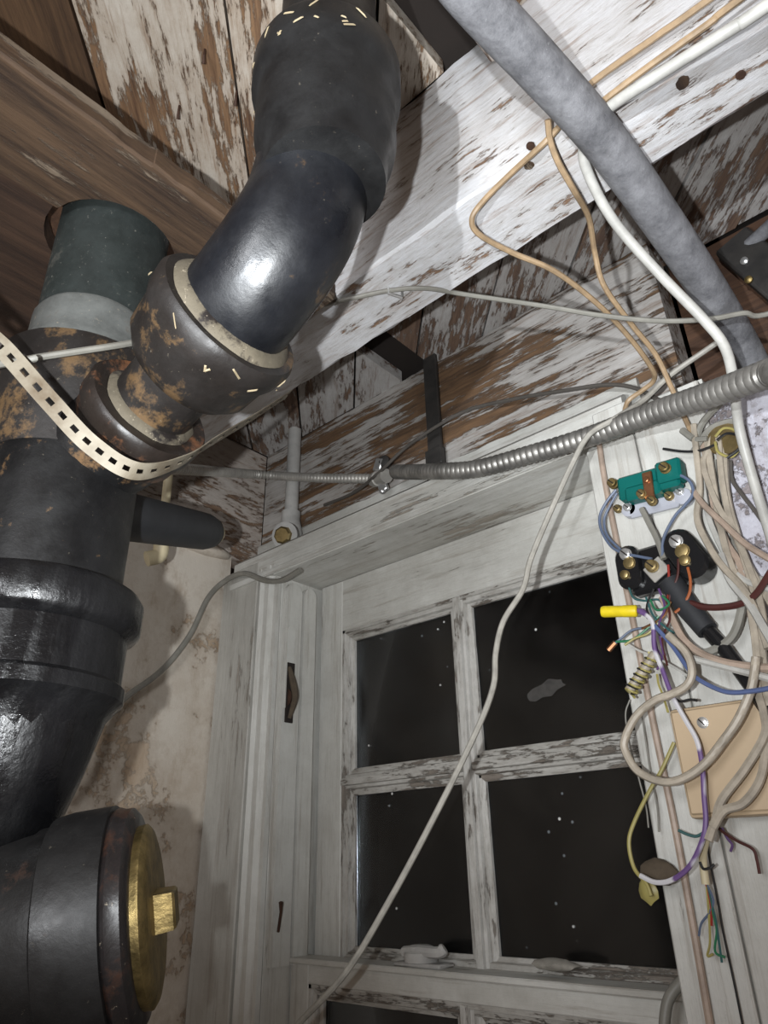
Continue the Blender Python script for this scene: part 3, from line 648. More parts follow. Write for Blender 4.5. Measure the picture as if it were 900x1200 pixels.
# ================================================================ CONDUITS AND CABLES
def cable(name, pts, r, mat, label, cat='cable', seg=8, n=8, group=None, parent=None):
    P = spline([p if isinstance(p, V) else Y(*p) for p in pts], n)
    o = obj(name, tube(P, r, seg), mat, parent)
    if label: tag(o, label, cat, group)
    return o
def corrugated(pts, r0, r1, pitch, n=24, seg=14):
    P = spline([p if isinstance(p, V) else Y(*p) for p in pts], n)
    # resample evenly
    L = [0]
    for i in range(1, len(P)): L.append(L[-1]+(P[i]-P[i-1]).length)
    N = int(L[-1]/(pitch/3)); out = []; k = 0
    for i in range(N+1):
        s = L[-1]*i/N
        while k < len(L)-2 and L[k+1] < s: k += 1
        out.append(P[k].lerp(P[k+1], (s-L[k])/max(1e-9, L[k+1]-L[k])))
    rad = [(r0, r0*0.985, r1)[i % 3] for i in range(N+1)]
    return tube(out, rad, seg)
# big grey conduit passing under the beam
g0 = Z(500, -75, 0.69)
gc = [V((g0.x, -1.25, g0.z)), V((g0.x, -0.5, g0.z)), V((g0.x, 0.0, g0.z)), g0, Z(560, 2, 0.682), Z(633, 80, 0.676), Z(708, 165, 0.672), Z(780, 265, 0.66), Z(838, 352, 0.645), Z(880, 425, 0.62), Z(905, 480, 0.585), Z(930, 560, 0.52)]
tag(obj('grey_conduit', tube(spline(gc, 8), 0.0225, 24), 'conduit_lead'), 'thick grey conduit passing diagonally under the beam', 'conduit')
# armoured cable, connector, flexible conduit
ac = [D(150, 545, 1.15), D(205, 549, 1.22), Y(300, 556, 0.885), Y(370, 560, 0.92), Y(437, 561, 0.942)]
tag(obj('armoured_cable', corrugated(ac, 0.0108, 0.0078, 0.0100, 24, 12), 'cable_armour'), 'thin ribbed armoured cable running behind the hanger strap', 'cable')
cl = empty('cable_clamp', Y(448, 560, 0.96)); tag(cl, 'small bright metal cable clamp joining two ribbed cables', 'clamp')
c1 = Y(440, 562, 0.94); c2 = Y(466, 553, 0.915); cdv = (c2-c1).normalized()
obj('barrel', lathe(c1, cdv, [(-0.012, 0.013), (0, 0.016), (0.012, 0.0165), (0.013, 0.0135), (0.03, 0.0135), (0.031, 0.015), (0.046, 0.015)], 16), 'cable_armour', cl)
for (px, py, a) in ((444, 545, 0.4), (449, 570, -0.3)):
    c = Y(px, py, 0.94); obj('clamp_ear', box((-0.011, -0.005, -0.014), (0.011, 0.005, 0.014), 0.002, Matrix.Translation(c) @ Matrix.Rotation(a, 4, 'Y')), 'steel_bright', cl)
obj('screw', lathe(Y(449, 576, 0.937), (0, -1, 0), [(0, 0.006), (0.005, 0.006), (0.008, 0.003)], 10), 'steel_bright', cl)
cr = Y(449, 546, 0.95)
obj('coupling_cap', lathe(cr+V((0.008, 0, 0.002)), (0.2, -1, 0), [(0, 0.014), (0.012, 0.014), (0.014, 0.008)], 12), 'black_strap', cl)
fc = [Y(464, 553, 0.915), Y(490, 553, 0.88), Y(520, 552, 0.85), Y(560, 549, 0.838), Y(620, 533, 0.825), Y(690, 512, 0.805), Y(760, 486, 0.76), Y(830, 463, 0.705), Y(900, 438, 0.65), Y(960, 415, 0.61), Y(960, 415, 0.61)+V((0.25, -0.04, 0)), Y(960, 415, 0.61)+V((1.1, -0.05, 0))]
tag(obj('flexible_conduit', corrugated(fc, 0.0148, 0.0112, 0.0115, 30, 16), 'steel_flex'), 'ribbed steel flexible conduit sweeping across above the window', 'conduit')

# cables on the beam
cable('tan_cable', [V((1.2, .488, Y(860, -22, .488).z)), V((0.4, .488, Y(860, -22, .488).z)), Y(860, -22, .488), Y(770, 42, .488), Y(690, 100, .490), Y(672, 128, .493), Z(640, 165, .692), Z(600, 202, .694), Z(566, 236, .690), Z(553, 257, .682), Z(562, 275, .676), (600, 296, .58), (650, 318, .63), (700, 356, .70), (738, 396, .77), (764, 432, .83), (766, 446, .855), (752, 458, .862), (736, 470, .864), (731, 486, .862)], 0.0035, 'cable_tan', 'tan wire with a wide loop stapled under the beam')
cable('tan_cable', [Z(642, 140, .699), Z(645, 165, .690), Z(655, 192, .676), Z(672, 222, .668), (690, 255, .605), (697, 295, .655), (708, 335, .69), (740, 380, .75), (768, 415, .80), (785, 450, .83), (797, 478, .85), (808, 502, .858), (818, 528, .86)], 0.0035, 'cable_tan', 'tan wire hanging straight down from beam beside the white cable')
cable('tan_cable', [V((1.2, .487, Y(900, -25, .487).z)), V((0.4, .487, Y(900, -25, .487).z)), Y(900, -25, .487), Y(830, 28, .487), Y(760, 78, .489), Y(715, 112, .491), Y(690, 132, .495)], 0.0035, 'cable_tan', 'tan wire along the beam edge next to the white cable')
cable('white_cable', [V((1.2, .486, Y(930, -15, .486).z)), V((0.4, .486, Y(930, -15, .486).z)), Y(930, -15, .486), Y(860, 32, .486), Y(790, 76, .487), Y(725, 118, .490), Z(698, 142, .692), Z(684, 172, .688), Z(690, 205, .676), (720, 260, .60), (772, 320, .66), (826, 376, .70), (850, 408, .725), (860, 450, .76), (866, 500, .80), (882, 560, .825), (902, 625, .835), (920, 690, .84), (940, 800, .845), (960, 950, .85)], 0.0058, 'cable_white', 'thick white cable draped from beam down past the grey conduit', seg=12)
cable('grey_wire', [D(-30, 432, .62)+V((-0.62, -0.30, 0.05)), D(-30, 432, .62), D(25, 422, .645), D(90, 412, .665), D(155, 402, .70), D(250, 385, .83), Z(350, 364, .694), Z(410, 350, .697), Z(460, 340, .698), Z(500, 338, .694), (545, 345, .625), (640, 359, .68), (700, 369, .71), (770, 376, .745), (830, 374, .77), (870, 367, .79), (930, 358, .82), Y(930, 358, .82)+V((0.3, 0.02, 0)), Y(930, 358, .82)+V((1.0, 0.02, 0))], 0.0033, 'cable_grey', 'thin grey wire stretched across the underside of the beam')
stp = Z(463, 340, .702)
tag(obj('staple', join(tube([stp+V((-0.004, -0.01, 0)), stp+V((-0.004, -0.009, -0.010)), stp+V((0.004, 0.009, -0.010)), stp+V((0.004, 0.01, 0))], 0.0022, 6)), 'steel_bright'), 'small bright staple holding thin grey wire to beam', 'staple')
cable('dark_wire', [(380, 592, .955), (415, 577, .95), (445, 553, .915), (480, 521, .915), (540, 484, .92), (600, 468, .915), (660, 458, .90), (710, 451, .89), (745, 455, .88), (772, 469, .865), (785, 476, .855)], 0.0034, 'cable_dark', 'thin dark wire curving over the rim board above window')
cable('window_cord', [(850, 395, .85), (825, 412, .85), (785, 440, .845), (755, 468, .825), (720, 491, .775), (690, 510, .775), (670, 545, .77), (645, 600, .77), (622, 655, .77), (613, 690, .77), (590, 728, .765), (581, 765, .76), (578, 805, .755), (556, 862, .745), (505, 965, .73), (455, 1058, .715), (405, 1140, .70), (345, 1205, .69), (300, 1260, .68), (230, 1400, .66)], 0.0038, 'cable_cord', 'long pale cord hanging slack in front of the window')
cable('dark_wire', [(838, 402, .86), (805, 428, .862), (778, 450, .862), (755, 470, .862), (735, 487, .86), (720, 498, .85)], 0.0026, 'cable_dark', 'short dark wire alongside the top of the pale cord')
cable('rod_cable', [(702, 520, .862), (708, 560, .862), (722, 632, .862), (743, 735, .862), (766, 850, .862), (790, 965, .862), (812, 1085, .862), (836, 1225, .862)], 0.0042, 'cable_pink', 'straight pinkish cable stapled down the right window casing')
cable('wall_cable', [Y(352, 668, .86), Y(330, 680, .86), Y(310, 680, .862), Y(285, 672, .862), Y(262, 682, .86), X(243, 702, -1.255), X(222, 745, -1.255), X(190, 785, -1.255), X(150, 815, -1.253), X(125, 838, -1.25), X(110, 870, -1.245), X(92, 905, -1.24), X(60, 935, -1.23)], 0.006, 'cable_grey', 'grey cable snaking down the plaster left of the window')

# ================================================================ TERMINAL BLOCKS, BOX AND WIRES ON THE RIGHT CASING
def screw(c, r, d, mat, parent, axis=(0, -1, 0), slot=True):
    o = obj('screw', lathe(c, axis, [(0, r*1.15), (d*0.3, r*1.15), (d*0.32, r*0.8), (d*0.55, r*0.8), (d*0.56, r), (d*0.9, r), (d, r*0.8)], 14), mat, parent, 30)
    if slot:
        e = V(c)+V(axis).normalized()*d
        obj('slot', box((-r*0.85, -0.0004, -r*0.12), (r*0.85, 0.0006, r*0.12), 0, Matrix.Translation(e) @ Matrix.Rotation(0.9, 4, 'Y')), 'gap_black', o, smooth=False)
    return o
YB = 0.869
tb = empty('terminal_block', Y(760, 600, YB)); tag(tb, 'teal plastic terminal block with brass screws on white base', 'terminal block')
def onb(px, py, w): return Y(px, py, YB-w)
tc_ = onb(761, 566, 0.022); TR = math.radians(4.5)
def tbox(cx, cz, hx, hz, y0, y1, bev):  # box around tc_ rotated in the board plane
    return box((cx-hx, y0, cz-hz), (cx+hx, y1, cz+hz), bev, Matrix.Translation(V((tc_.x, 0, tc_.z))) @ Matrix.Rotation(TR, 4, 'Y'))
wT = (onb(800, 555, 0.022)-onb(722, 578, 0.022)).length
hw = wT*0.53
obj('porcelain_base', join(tbox(-hw*0.08, -0.026, hw*0.72, 0.011, YB-0.012, YB-0.0005, 0.004), lathe(V((tc_.x, YB, tc_.z))+V((hw*0.72, 0, -0.026-hw*0.055)), (0, -1, 0), [(0, 0.011), (0.011, 0.011), (0.012, 0.009)], 16), lathe(V((tc_.x, YB, tc_.z))+V((-hw*0.78, 0, -0.024+hw*0.055)), (0, -1, 0), [(0, 0.011), (0.011, 0.011), (0.012, 0.009)], 16)), 'porcelain', tb, 30)
obj('teal_body', join(tbox(0, 0, hw*0.86, 0.017, YB-0.030, YB-0.011, 0.003), tbox(hw*0.62, 0.005, hw*0.34, 0.015, YB-0.036, YB-0.012, 0.003), tbox(-hw*0.15, -0.012, hw*0.5, 0.010, YB-0.033, YB-0.012, 0.003)), 'teal_plastic', tb, 30)
obj('copper_strip', tbox(0.003, -0.010, 0.0065, 0.020, YB-0.037, YB-0.033, 0.001), 'copper', tb, 30)
screw(onb(720, 568, 0.022), 0.0062, 0.012, 'brass', tb); screw(onb(781, 550, 0.034), 0.0065, 0.012, 'brass', tb)
screw(onb(758, 563, 0.036), 0.004, 0.005, 'copper', tb, slot=False); screw(onb(753, 580, 0.036), 0.0055, 0.009, 'brass_dull', tb); screw(onb(765, 588, 0.030), 0.0055, 0.009, 'brass_dull', tb)
screw(onb(785, 582, 0.012), 0.0055, 0.008, 'brass_dull', tb); screw(onb(797, 576, 0.012), 0.005, 0.006, 'steel_bright', tb); screw(onb(736, 595, 0.012), 0.005, 0.006, 'steel_bright', tb); screw(onb(725, 597, 0.010), 0.005, 0.008, 'brass_dull', tb)

pb = empty('protector_block', Y(780, 690, YB)); tag(pb, 'black bakelite terminal block with two round screw lugs', 'terminal block')
def lug(px0, py0, px1, py1, r, d0, d1):
    a, b = onb(px0, py0, d0), onb(px1, py1, d0); n = 10; dr = (b-a).normalized(); pr = []
    ang = math.atan2(dr.z, dr.x)
    for i in range(n+1): t_ = ang+math.pi/2+math.pi*i/n; pr.append((a.x+r*math.cos(t_), a.z+r*math.sin(t_)))
    for i in range(n+1): t_ = ang-math.pi/2+math.pi*i/n; pr.append((b.x+r*math.cos(t_), b.z+r*math.sin(t_)))
    inner = [((p[0]-(a.x+b.x)/2)*0.86+(a.x+b.x)/2, (p[1]-(a.z+b.z)/2)*0.86+(a.z+b.z)/2) for p in pr]
    N = len(pr); vs = [V((p[0], YB-0.0005, p[1])) for p in pr]+[V((p[0], YB-d1+0.004, p[1])) for p in pr]+[V((p[0], YB-d1, p[1])) for p in inner]
    fs = [(i, (i+1) % N, N+(i+1) % N, N+i) for i in range(N)]+[(N+i, N+(i+1) % N, 2*N+(i+1) % N, 2*N+i) for i in range(N)]+[tuple(range(2*N, 3*N)), tuple(range(N-1, -1, -1))]
    return vs, fs
obj('lug_body', lug(737, 655, 741, 678, 0.0165, 0.02, 0.03), 'bakelite', pb, 35)
obj('lug_body', lug(797, 640, 814, 662, 0.0200, 0.02, 0.032), 'bakelite', pb, 35)
obj('bridge', box((onb(737, 660, .01).x, YB-0.020, onb(760, 690, .01).z-0.008), (onb(805, 660, .01).x, YB-0.0007, onb(770, 640, .01).z), 0.004), 'bakelite', pb, 35)
cm = onb(765, 664, 0.028)
obj('clamp_plate', box((-0.013, -0.002, -0.012), (0.013, 0.002, 0.012), 0.001, Matrix.Translation(cm+V((0.003, 0.003, -0.004))) @ Matrix.Rotation(-0.5, 4, 'Y')), 'cable_armour', pb, 30)
screw(onb(734, 650, 0.030), 0.0070, 0.007, 'steel_bright', pb); screw(onb(738, 660, 0.029), 0.0072, 0.005, 'brass_dull', pb, slot=False); screw(onb(733, 674, 0.030), 0.0055, 0.006, 'brass_dull', pb, slot=False)
screw(onb(793, 635, 0.032), 0.0075, 0.007, 'steel_bright', pb); screw(onb(800, 646, 0.031), 0.008, 0.005, 'brass_dull', pb, slot=False); screw(onb(803, 657, 0.032), 0.006, 0.006, 'brass_dull', pb, slot=False)
screw(cm, 0.0072, 0.010, 'brass_dull', pb)

# tan junction box
jb = empty('junction_box', Y(815, 960, YB)); tag(jb, 'tan plastic junction box screwed to the right casing', 'junction box')
q0, q1, q2 = onb(783, 832, .03), onb(812, 960, .03), onb(863, 797, .03)
zt, zb = q0.z, q1.z
obj('housing', box((q0.x, YB-0.032, zb), (q0.x+0.13, YB-0.0005, zt), 0.005), 'box_tan', jb, 40)
obj('cover', box((q0.x+0.004, YB-0.036, zb+0.004), (q0.x+0.126, YB-0.0325, zt-0.004), 0.0015), 'box_tan', jb, 40)
screw(onb(824, 847, .036), 0.0055, 0.005, 'steel_bright', jb)

def W(name, pts, y, r, mat, label, cat='wire', group=None, n=7, seg=7):
    k = []
    for i, p in enumerate(pts):
        yy = p[2] if len(p) > 2 else (y[0]+(y[1]-y[0])*i/(len(pts)-1) if isinstance(y, tuple) else y)
        k.append(Y(p[0], p[1], yy))
    o = obj(name, tube(spline(k, n), r, seg), mat); tag(o, label, cat, group); return o
# beige cables of the bundle
bg = 'beige cables in the right-hand bundle'
W('beige_cable', [(813, 498), (816, 530), (820, 573), (817, 608), (831, 640), (847, 664), (873, 693), (889, 725), (900, 760)], (.85, .82), .0043, 'cable_beige', 'beige cable curving out right beside the black terminal lugs', 'cable', bg)
W('beige_cable', [(836, 505), (828, 530), (825, 549), (841, 592), (863, 629), (879, 667), (890, 700), (897, 740)], (.855, .83), .0040, 'cable_beige', 'beige cable sweeping from rusty round box toward lower right', 'cable', bg)
W('beige_cable', [(828, 512), (835, 560), (845, 620), (858, 665), (873, 690), (881, 720), (887, 768), (888, 808), (895, 835), (896, 861), (873, 901), (846, 937), (838, 962), (830, 985)], (.855, .80), .0045, 'cable_beige', 'long beige cable bending back under the tan junction box', 'cable', bg)
W('beige_cable', [(848, 520), (852, 580), (868, 640), (885, 700), (893, 760), (899, 830), (897, 880), (890, 915), (871, 941), (848, 950), (835, 970)], (.855, .80), .0045, 'cable_beige', 'outermost beige cable curving along the right picture edge', 'cable', bg)
W('beige_cable', [(820, 520), (824, 570), (832, 610), (850, 650), (863, 665), (884, 676), (905, 684)], (.86, .84), .0036, 'cable_white', 'thin whitish cable crossing right just above maroon cable', 'cable', bg)
W('beige_cable', [(842, 512), (846, 560), (856, 610), (874, 655), (893, 690), (908, 715)], (.85, .835), .0042, 'cable_beige', 'beige cable between rusty round box and right picture edge', 'cable', bg)
W('beige_cable', [(820, 505), (829, 545), (838, 600), (852, 636), (866, 660), (876, 700), (884, 745), (890, 790)], (.86, .835), .0040, 'cable_pink', 'pinkish cable running down through the middle of the bundle', 'cable', bg)
W('beige_cable', [(846, 652), (862, 672), (880, 684), (900, 690), (915, 692)], (.845, .83), .0038, 'cable_white', 'short white cable leaving the bundle rightward over maroon cable', 'cable', bg)
W('loop_cable', [(886, 770), (884, 787), (879, 811), (865, 843), (847, 869), (825, 896), (799, 913), (775, 916), (748, 904), (734, 883), (732, 867), (745, 840), (767, 821), (788, 813), (805, 803), (811, 787), (804, 765), (783, 744)], .795, .0046, 'cable_beige', 'beige cable making a big loop in front of the tan box', 'cable', None, 8, 9)
W('beige_cable', [(776, 700), (788, 725), (801, 749), (820, 765), (847, 776), (884, 782), (910, 783)], (.835, .80), .0046, 'cable_pink', 'pinkish beige cable dropping from black terminal block then right', 'cable', bg)
W('beige_cable', [(795, 764), (809, 771), (847, 781), (879, 789), (905, 796)], (.82, .80), .0040, 'cable_white', 'short white cable running right above the tan box', 'cable', bg)
W('beige_cable', [(845, 650), (856, 680), (879, 709), (897, 739), (915, 770)], (.84, .81), .0048, 'cable_white', 'thick whitish cable slanting off the right edge by black tube', 'cable', bg)
W('beige_cable', [(812, 575), (825, 592), (847, 613), (873, 637), (900, 654), (920, 665)], (.84, .81), .0038, 'cable_pink', 'pinkish cable slanting down right from the teal block', 'cable', bg)
W('grey_cable', [(870, 690), (868, 718), (857, 747), (833, 763), (815, 766)], .835, .0050, 'cable_grey', 'grey cable curling behind the black tube', 'cable')
W('grey_cable', [(816, 516), (822, 498), (832, 485), (845, 472)], (.855, .84), .0045, 'cable_grey', 'grey cable rising behind the flexible conduit at right', 'cable')
W('grey_cable', [(812, 530), (822, 515), (833, 502), (850, 495), (868, 493)], .852, .0042, 'cable_grey', 'grey cable arching over the rusty round box', 'cable')
W('grey_cable', [(845, 530), (850, 590), (862, 640), (866, 690)], .863, .0042, 'cable_grey', 'grey cable running straight down behind the beige bundle', 'cable')
W('grey_cable', [(836, 540), (838, 600), (848, 640), (860, 668)], .866, .0050, 'cable_grey', 'darker grey cable deepest in the right bundle', 'cable')
W('maroon_cable', [(806, 706), (830, 712), (863, 709), (884, 698), (902, 672), (915, 650)], (.835, .82), .0040, 'cable_maroon', 'dark maroon cable curving up to right edge', 'cable')
W('striped_wire', [(747, 715), (764, 728), (767, 760), (777, 787), (788, 816), (804, 845), (817, 869), (823, 899), (825, 933), (827, 962), (823, 985), (809, 1014), (788, 1031), (768, 1034), (750, 1026)], (.81, .80), .0027, 'wire_striped', 'white and violet striped wire hanging from yellow connector')
W('blue_wire', [(767, 733), (788, 757), (809, 787), (825, 800), (852, 811), (880, 810), (905, 806)], (.81, .785), .0026, 'wire_blue', 'blue wire crossing the top of the tan box')
W('yellow_wire', [(790, 870), (775, 903), (761, 927), (743, 964), (737, 988), (743, 1017), (757, 1035), (763, 1050)], (.84, .83), .0022, 'wire_yellow', 'olive yellow wire drooping over the lower right pane')
W('slate_wire', [(722, 574), (711, 588), (703, 605), (705, 622), (716, 640), (730, 648), (748, 652), (764, 655)], (.838, .838), .0020, 'wire_slate', 'slate blue wire looping left from the teal block')
W('slate_wire', [(723, 578), (714, 594), (708, 610), (712, 628), (728, 645)], (.84, .842), .0018, 'wire_slate', 'second thinner slate wire inside the left loop')
W('slate_wire', [(784, 556), (797, 557), (809, 565), (812, 579), (802, 593), (791, 605), (778, 630), (776, 652)], (.836, .838), .0020, 'wire_slate', 'slate blue wire looping right from the teal block')
W('ground_wire', [(752, 596), (760, 612), (770, 632), (778, 655)], (.842, .84), .0040, 'cable_grey', 'short grey lead joining teal block to black block', 'cable')
W('red_wire', [(783, 662), (784, 680), (783, 703)], .835, .0016, 'wire_red', 'red wire hanging from the black terminal block')
W('red_wire', [(795, 655), (794, 675), (786, 695), (784, 705)], .833, .0016, 'cable_maroon', 'dark crimson wire hanging from the black terminal block')
W('orange_wire', [(806, 665), (809, 680), (808, 695), (800, 710), (791, 718)], .832, .0018, 'wire_orange', 'orange wire curling under right black lug')
W('green_wire', [(736, 685), (742, 700), (755, 704), (772, 703), (780, 715)], .842, .0014, 'wire_teal', 'dark green wire under the left black lug')
W('black_wire', [(777, 526), (800, 529), (820, 528), (841, 520)], .845, .0018, 'wire_black', 'thin black wire end pointing left above teal block')
W('grey_wire_end', [(799, 504), (812, 514)], .845, .0045, 'cable_grey', 'cut grey wire end slanting near the rusty box', 'wire')
W('grey_wire_end', [(815, 515), (829, 514)], .845, .0035, 'cable_grey', 'cut grey wire end lying level near the rusty box', 'wire')
# tangle of thin wires under the black block
tg = 'thin wires tangled under the black block'
for (pts, mt, lb) in (
    ([(764, 735), (742, 738), (728, 748), (716, 758)], 'wire_slate', 'slate wire of the tangle reaching left to copper tip'),
    ([(772, 722), (757, 738), (740, 750), (722, 752)], 'wire_green', 'green wire of the tangle lying over the window edge'),
    ([(775, 726), (760, 742), (744, 748), (732, 756)], 'wire_yellow', 'yellow wire of the tangle below green one'),
    ([(766, 690), (758, 712), (765, 730), (774, 745)], 'wire_black', 'black wire dropping through the middle of the tangle'),
    ([(772, 690), (779, 712), (772, 735), (778, 768)], 'wire_violet', 'violet wire dropping from black block to coil'),
    ([(786, 705), (778, 722), (766, 730), (752, 737)], 'copper', 'bare copper strand of the tangle'),
    ([(780, 700), (785, 725), (776, 750), (782, 780)], 'cable_maroon', 'maroon wire at the right side of the tangle'),
    ([(762, 703), (770, 715), (784, 708), (776, 698)], 'wire_green', 'green wire curl just under the clamp screw'),
    ([(757, 700), (766, 722), (780, 735), (790, 742)], 'wire_teal', 'dark teal wire crossing the tangle diagonally'),
    ([(728, 750), (748, 762), (768, 770), (790, 782), (810, 795)], 'cable_white', 'thin white wire running from window edge to coil'),
    ([(788, 816), (797, 822), (808, 820), (817, 821)], 'wire_black', 'short black wire end over the tan box'),
    ([(770, 790), (772, 802), (777, 815), (783, 835)], 'wire_yellow', 'yellow wire tail beside the tan box corner'),
    ([(766, 740), (770, 760), (776, 772), (770, 785)], 'wire_violet', 'short violet wire beside the yellow coil')):
    W('thin_wire', pts, (.825, .822), .0015, mt, lb, 'wire', tg, 6, 6)
W('copper_tip', [(721, 753), (713, 762)], .823, .0034, 'copper', 'orange copper wire tip over the upper right pane')
# wrapped coil of yellow and black wire
wc = empty('wire_coil', Y(737, 812, .82)); tag(wc, 'cream wire end wrapped in yellow and black strands', 'wire')
k0, k1 = Y(768, 766, .82), Y(737, 810, .82)
obj('core', tube(spline([k0, k0.lerp(k1, .5), k1], 4), 0.0058, 10), 'cable_beige', wc)
def helix(a, b, r, turns, n=60):
    d = (b-a).normalized(); u = d.orthogonal().normalized(); w_ = d.cross(u)
    return [a.lerp(b, i/n)+u*r*math.cos(2*math.pi*turns*i/n)+w_*r*math.sin(2*math.pi*turns*i/n) for i in range(n+1)]
obj('black_wrap', tube(helix(k0.lerp(k1, .15), k1, 0.0068, 6), 0.0012, 5), 'wire_black', wc)
obj('yellow_wrap', tube(helix(k0.lerp(k1, .05), k1+V((0, 0, -0.004)), 0.0066, 7.5), 0.0016, 5), 'wire_yellow', wc)
# yellow splice connector
ys0, ys1 = Y(704, 717, .80), Y(747, 716, .81)
yc = empty('wire_connector', ys0); tag(yc, 'bright yellow wire connector beside the upper right pane', 'connector')
dy = (ys1-ys0).normalized(); ly = (ys1-ys0).length
obj('sleeve', lathe(ys0, dy, [(0, 0.0035), (0.001, 0.0062), (0.004, 0.0072), (ly*0.6, 0.0070), (ly*0.62, 0.0074), (ly*0.97, 0.0074), (ly, 0.006)], 16), 'yellow_plastic', yc)
obj('wire_tail', tube(spline([ys1-dy*0.004, ys1+dy*0.006, Y(760, 724, .812)], 5), 0.0026, 7), 'wire_violet', yc)
# black tube
bt_ = empty('black_tube', Y(880, 806, .83)); tag(bt_, 'black sleeved tube slanting down behind the beige cables', 'cable')
obj('sleeve', tube([Y(786, 682, .845), Y(806, 712, .843), Y(828, 738, .84)], [0.0145, 0.0140, 0.012], 18), 'rubber_black', bt_)
obj('tube', tube([Y(822, 731, .842), Y(850, 762, .838), Y(882, 806, .835), Y(905, 840, .83)], [0.0085]*4, 16), 'bakelite', bt_)
obj('collar', tube([Y(819, 728, .841), Y(829, 739, .84)], 0.0125, 18), 'rubber_black', bt_)
# rusty round box with yellow-black loops
rb = Y(852, 518, .862)
ro = empty('round_box', rb); tag(ro, 'rusty round junction cup behind the white cable', 'junction box')
obj('cup', lathe(rb+V((0, 0.003, 0)), (0, -1, 0), [(0, 0.020), (0.012, 0.0205), (0.013, 0.018), (0.006, 0.016), (0.005, 0.002)], 20, 0.01), 'nest_brown', ro)
obj('rim', lathe(rb+V((0, -0.008, 0)), (0, -1, 0), [(0, 0.0205), (0.002, 0.022), (0.004, 0.0205)], 20), 'brass_dull', ro)
W('yellow_wire', [(838, 512), (848, 502), (862, 505), (868, 520), (858, 535), (842, 530), (838, 518)], .838, .0018, 'wire_yellow', 'yellow wire ring around the rusty round box')
W('black_wire', [(840, 516), (852, 508), (866, 512), (866, 526), (852, 537)], .836, .0018, 'wire_black', 'black wire half ring around the rusty round box')
W('black_wire', [(856, 540), (858, 562), (870, 580), (884, 598), (894, 612)], .85, .0024, 'cable_dark', 'dark wire trailing down masonry from the rusty box')
# wires below the tan box
W('teal_wire', [(795, 973), (806, 978), (816, 980), (826, 975)], .835, .0016, 'wire_teal', 'dark teal wire end pointing left under the tan box')
W('maroon_wire', [(838, 965), (846, 974), (863, 985), (882, 995), (887, 1008), (890, 1024)], .84, .0016, 'cable_maroon', 'maroon wire end pointing right under the tan box')
W('violet_wire', [(846, 970), (852, 982), (858, 990), (856, 998)], .842, .0014, 'wire_violet', 'tiny violet wire end under the tan box')
cs = empty('cut_cable', Y(827, 1036, .83)); tag(cs, 'cut cream cable with splayed coloured strands under tan box', 'cable')
obj('jacket', tube(spline([Y(833, 965, .81), Y(825, 992, .82), Y(824, 1010, .828), Y(827, 1036, .83)], 5), 0.0042, 10), 'cream_plastic', cs)
for pts, mt in (([(827, 1034), (833, 1060), (834, 1085)], 'wire_red'), ([(827, 1034), (836, 1055), (831, 1070), (822, 1082), (819, 1097)], 'wire_slate'), ([(828, 1036), (831, 1075), (832, 1105), (829, 1120), (836, 1118)], 'wire_yellow'), ([(828, 1036), (838, 1075), (842, 1100), (846, 1128)], 'wire_teal'), ([(828, 1036), (835, 1068), (840, 1090), (838, 1115), (850, 1122)], 'wire_green')):
    obj('strand', tube(spline([Y(p[0], p[1], .83) for p in pts], 5), 0.0013, 6), mt, cs)
W('black_wire', [(820, 1010), (824, 1018), (832, 1017), (837, 1013)], .822, .0014, 'wire_black', 'tiny black wire curl around the cut cream cable')
W('black_wire', [(828, 985), (833, 1015), (840, 1050), (847, 1090), (853, 1118), (862, 1160), (872, 1210)], .864, .0012, 'wire_black', 'long thin black wire hanging down the right casing seam')
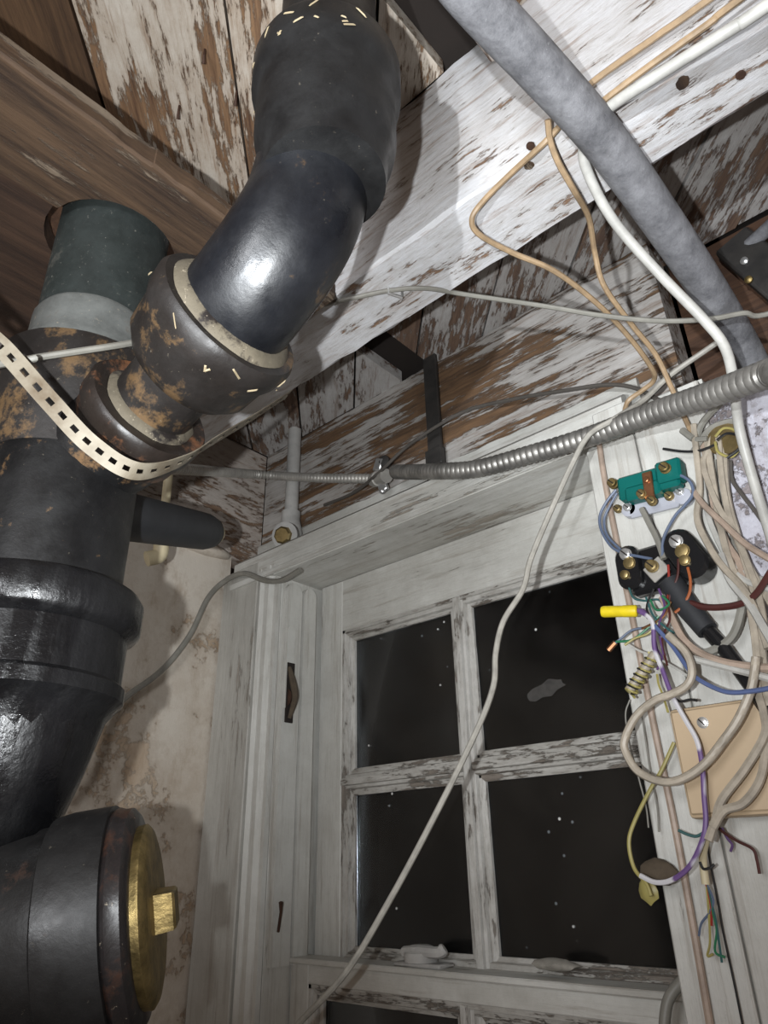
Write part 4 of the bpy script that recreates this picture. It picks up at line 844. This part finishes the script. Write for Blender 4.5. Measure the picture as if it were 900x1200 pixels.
# nest and husk on the window edge
tag(obj('nest_clump', lump(Y(770, 1022, .85), 0.018, 31, (1.25, 0.6, 0.75)), 'nest_brown'), 'brown dirt clump stuck at the window edge', 'debris')
tag(obj('husk', lump(Y(760, 1044, .845), 0.012, 33, (0.9, 0.4, 1.1)), 'wire_yellow'), 'olive yellow wire stub hanging under the dirt clump', 'wire')
cable('grey_hose', [(812, 1142, .90), (797, 1152, .90), (784, 1170, .895), (779, 1195, .89), (778, 1235, .885)], 0.0062, 'cable_grey', 'grey hose bending down at the bottom right window corner', 'hose', 10)
# thin wires on the glass edge
W('thin_wire', [(738, 820), (733, 838), (738, 872), (748, 910), (757, 945), (760, 970)], .85, .0010, 'cable_grey', 'hair-thin grey wire hanging beside the big loop')
W('thin_wire', [(752, 838), (757, 870), (762, 905), (770, 945), (772, 975)], .852, .0010, 'cable_grey', 'hair-thin grey wire close to the pinkish cable')

# black bracket at upper right
bk = empty('black_bracket', Y(885, 330, 1.0)); tag(bk, 'black metal bracket with screws in dark recess at right edge', 'bracket')
b0 = Y(868, 285, 1.0)
obj('plate', box((-0.028, -0.012, -0.075), (0.030, 0.012, 0.075), 0.004, Matrix.Translation(Y(890, 312, 1.0)) @ Matrix.Rotation(-0.35, 4, 'Y')), 'black_strap', bk, 40)
obj('screw', lathe(Y(873, 306, .985), (-0.2, -1, -.3), [(0, 0.006), (0.004, 0.006), (0.006, 0.003)], 10), 'steel_bright', bk); obj('screw', lathe(Y(878, 328, .985), (-0.2, -1, -.3), [(0, 0.006), (0.004, 0.006), (0.006, 0.003)], 10), 'brass', bk)
cable('grey_pipe', [(875, 290, 1.0), (900, 268, .98), (930, 240, .95)], 0.011, 'conduit_lead', 'short grey pipe above black bracket at right edge', 'pipe', 12)
# nails in the floor boards
for (px, py, lb) in ((210, 126, 'rusty nail in the pale floor board nearest the brown joist'), (277, 110, 'rusty nail beside the dark floor board seam'), (240, 60, 'rusty nail high in the pale floor board')):
    c = Z(px, py, 0.966)
    tag(obj('nail', tube([c+V((0, 0, 0.01)), c+V((0, 0, -0.010)), c+V((-0.006, 0.004, -0.016))], [0.0018, 0.0018, 0.0026], 6), 'nail_rust'), lb, 'nail', 'nails in the floor boards')
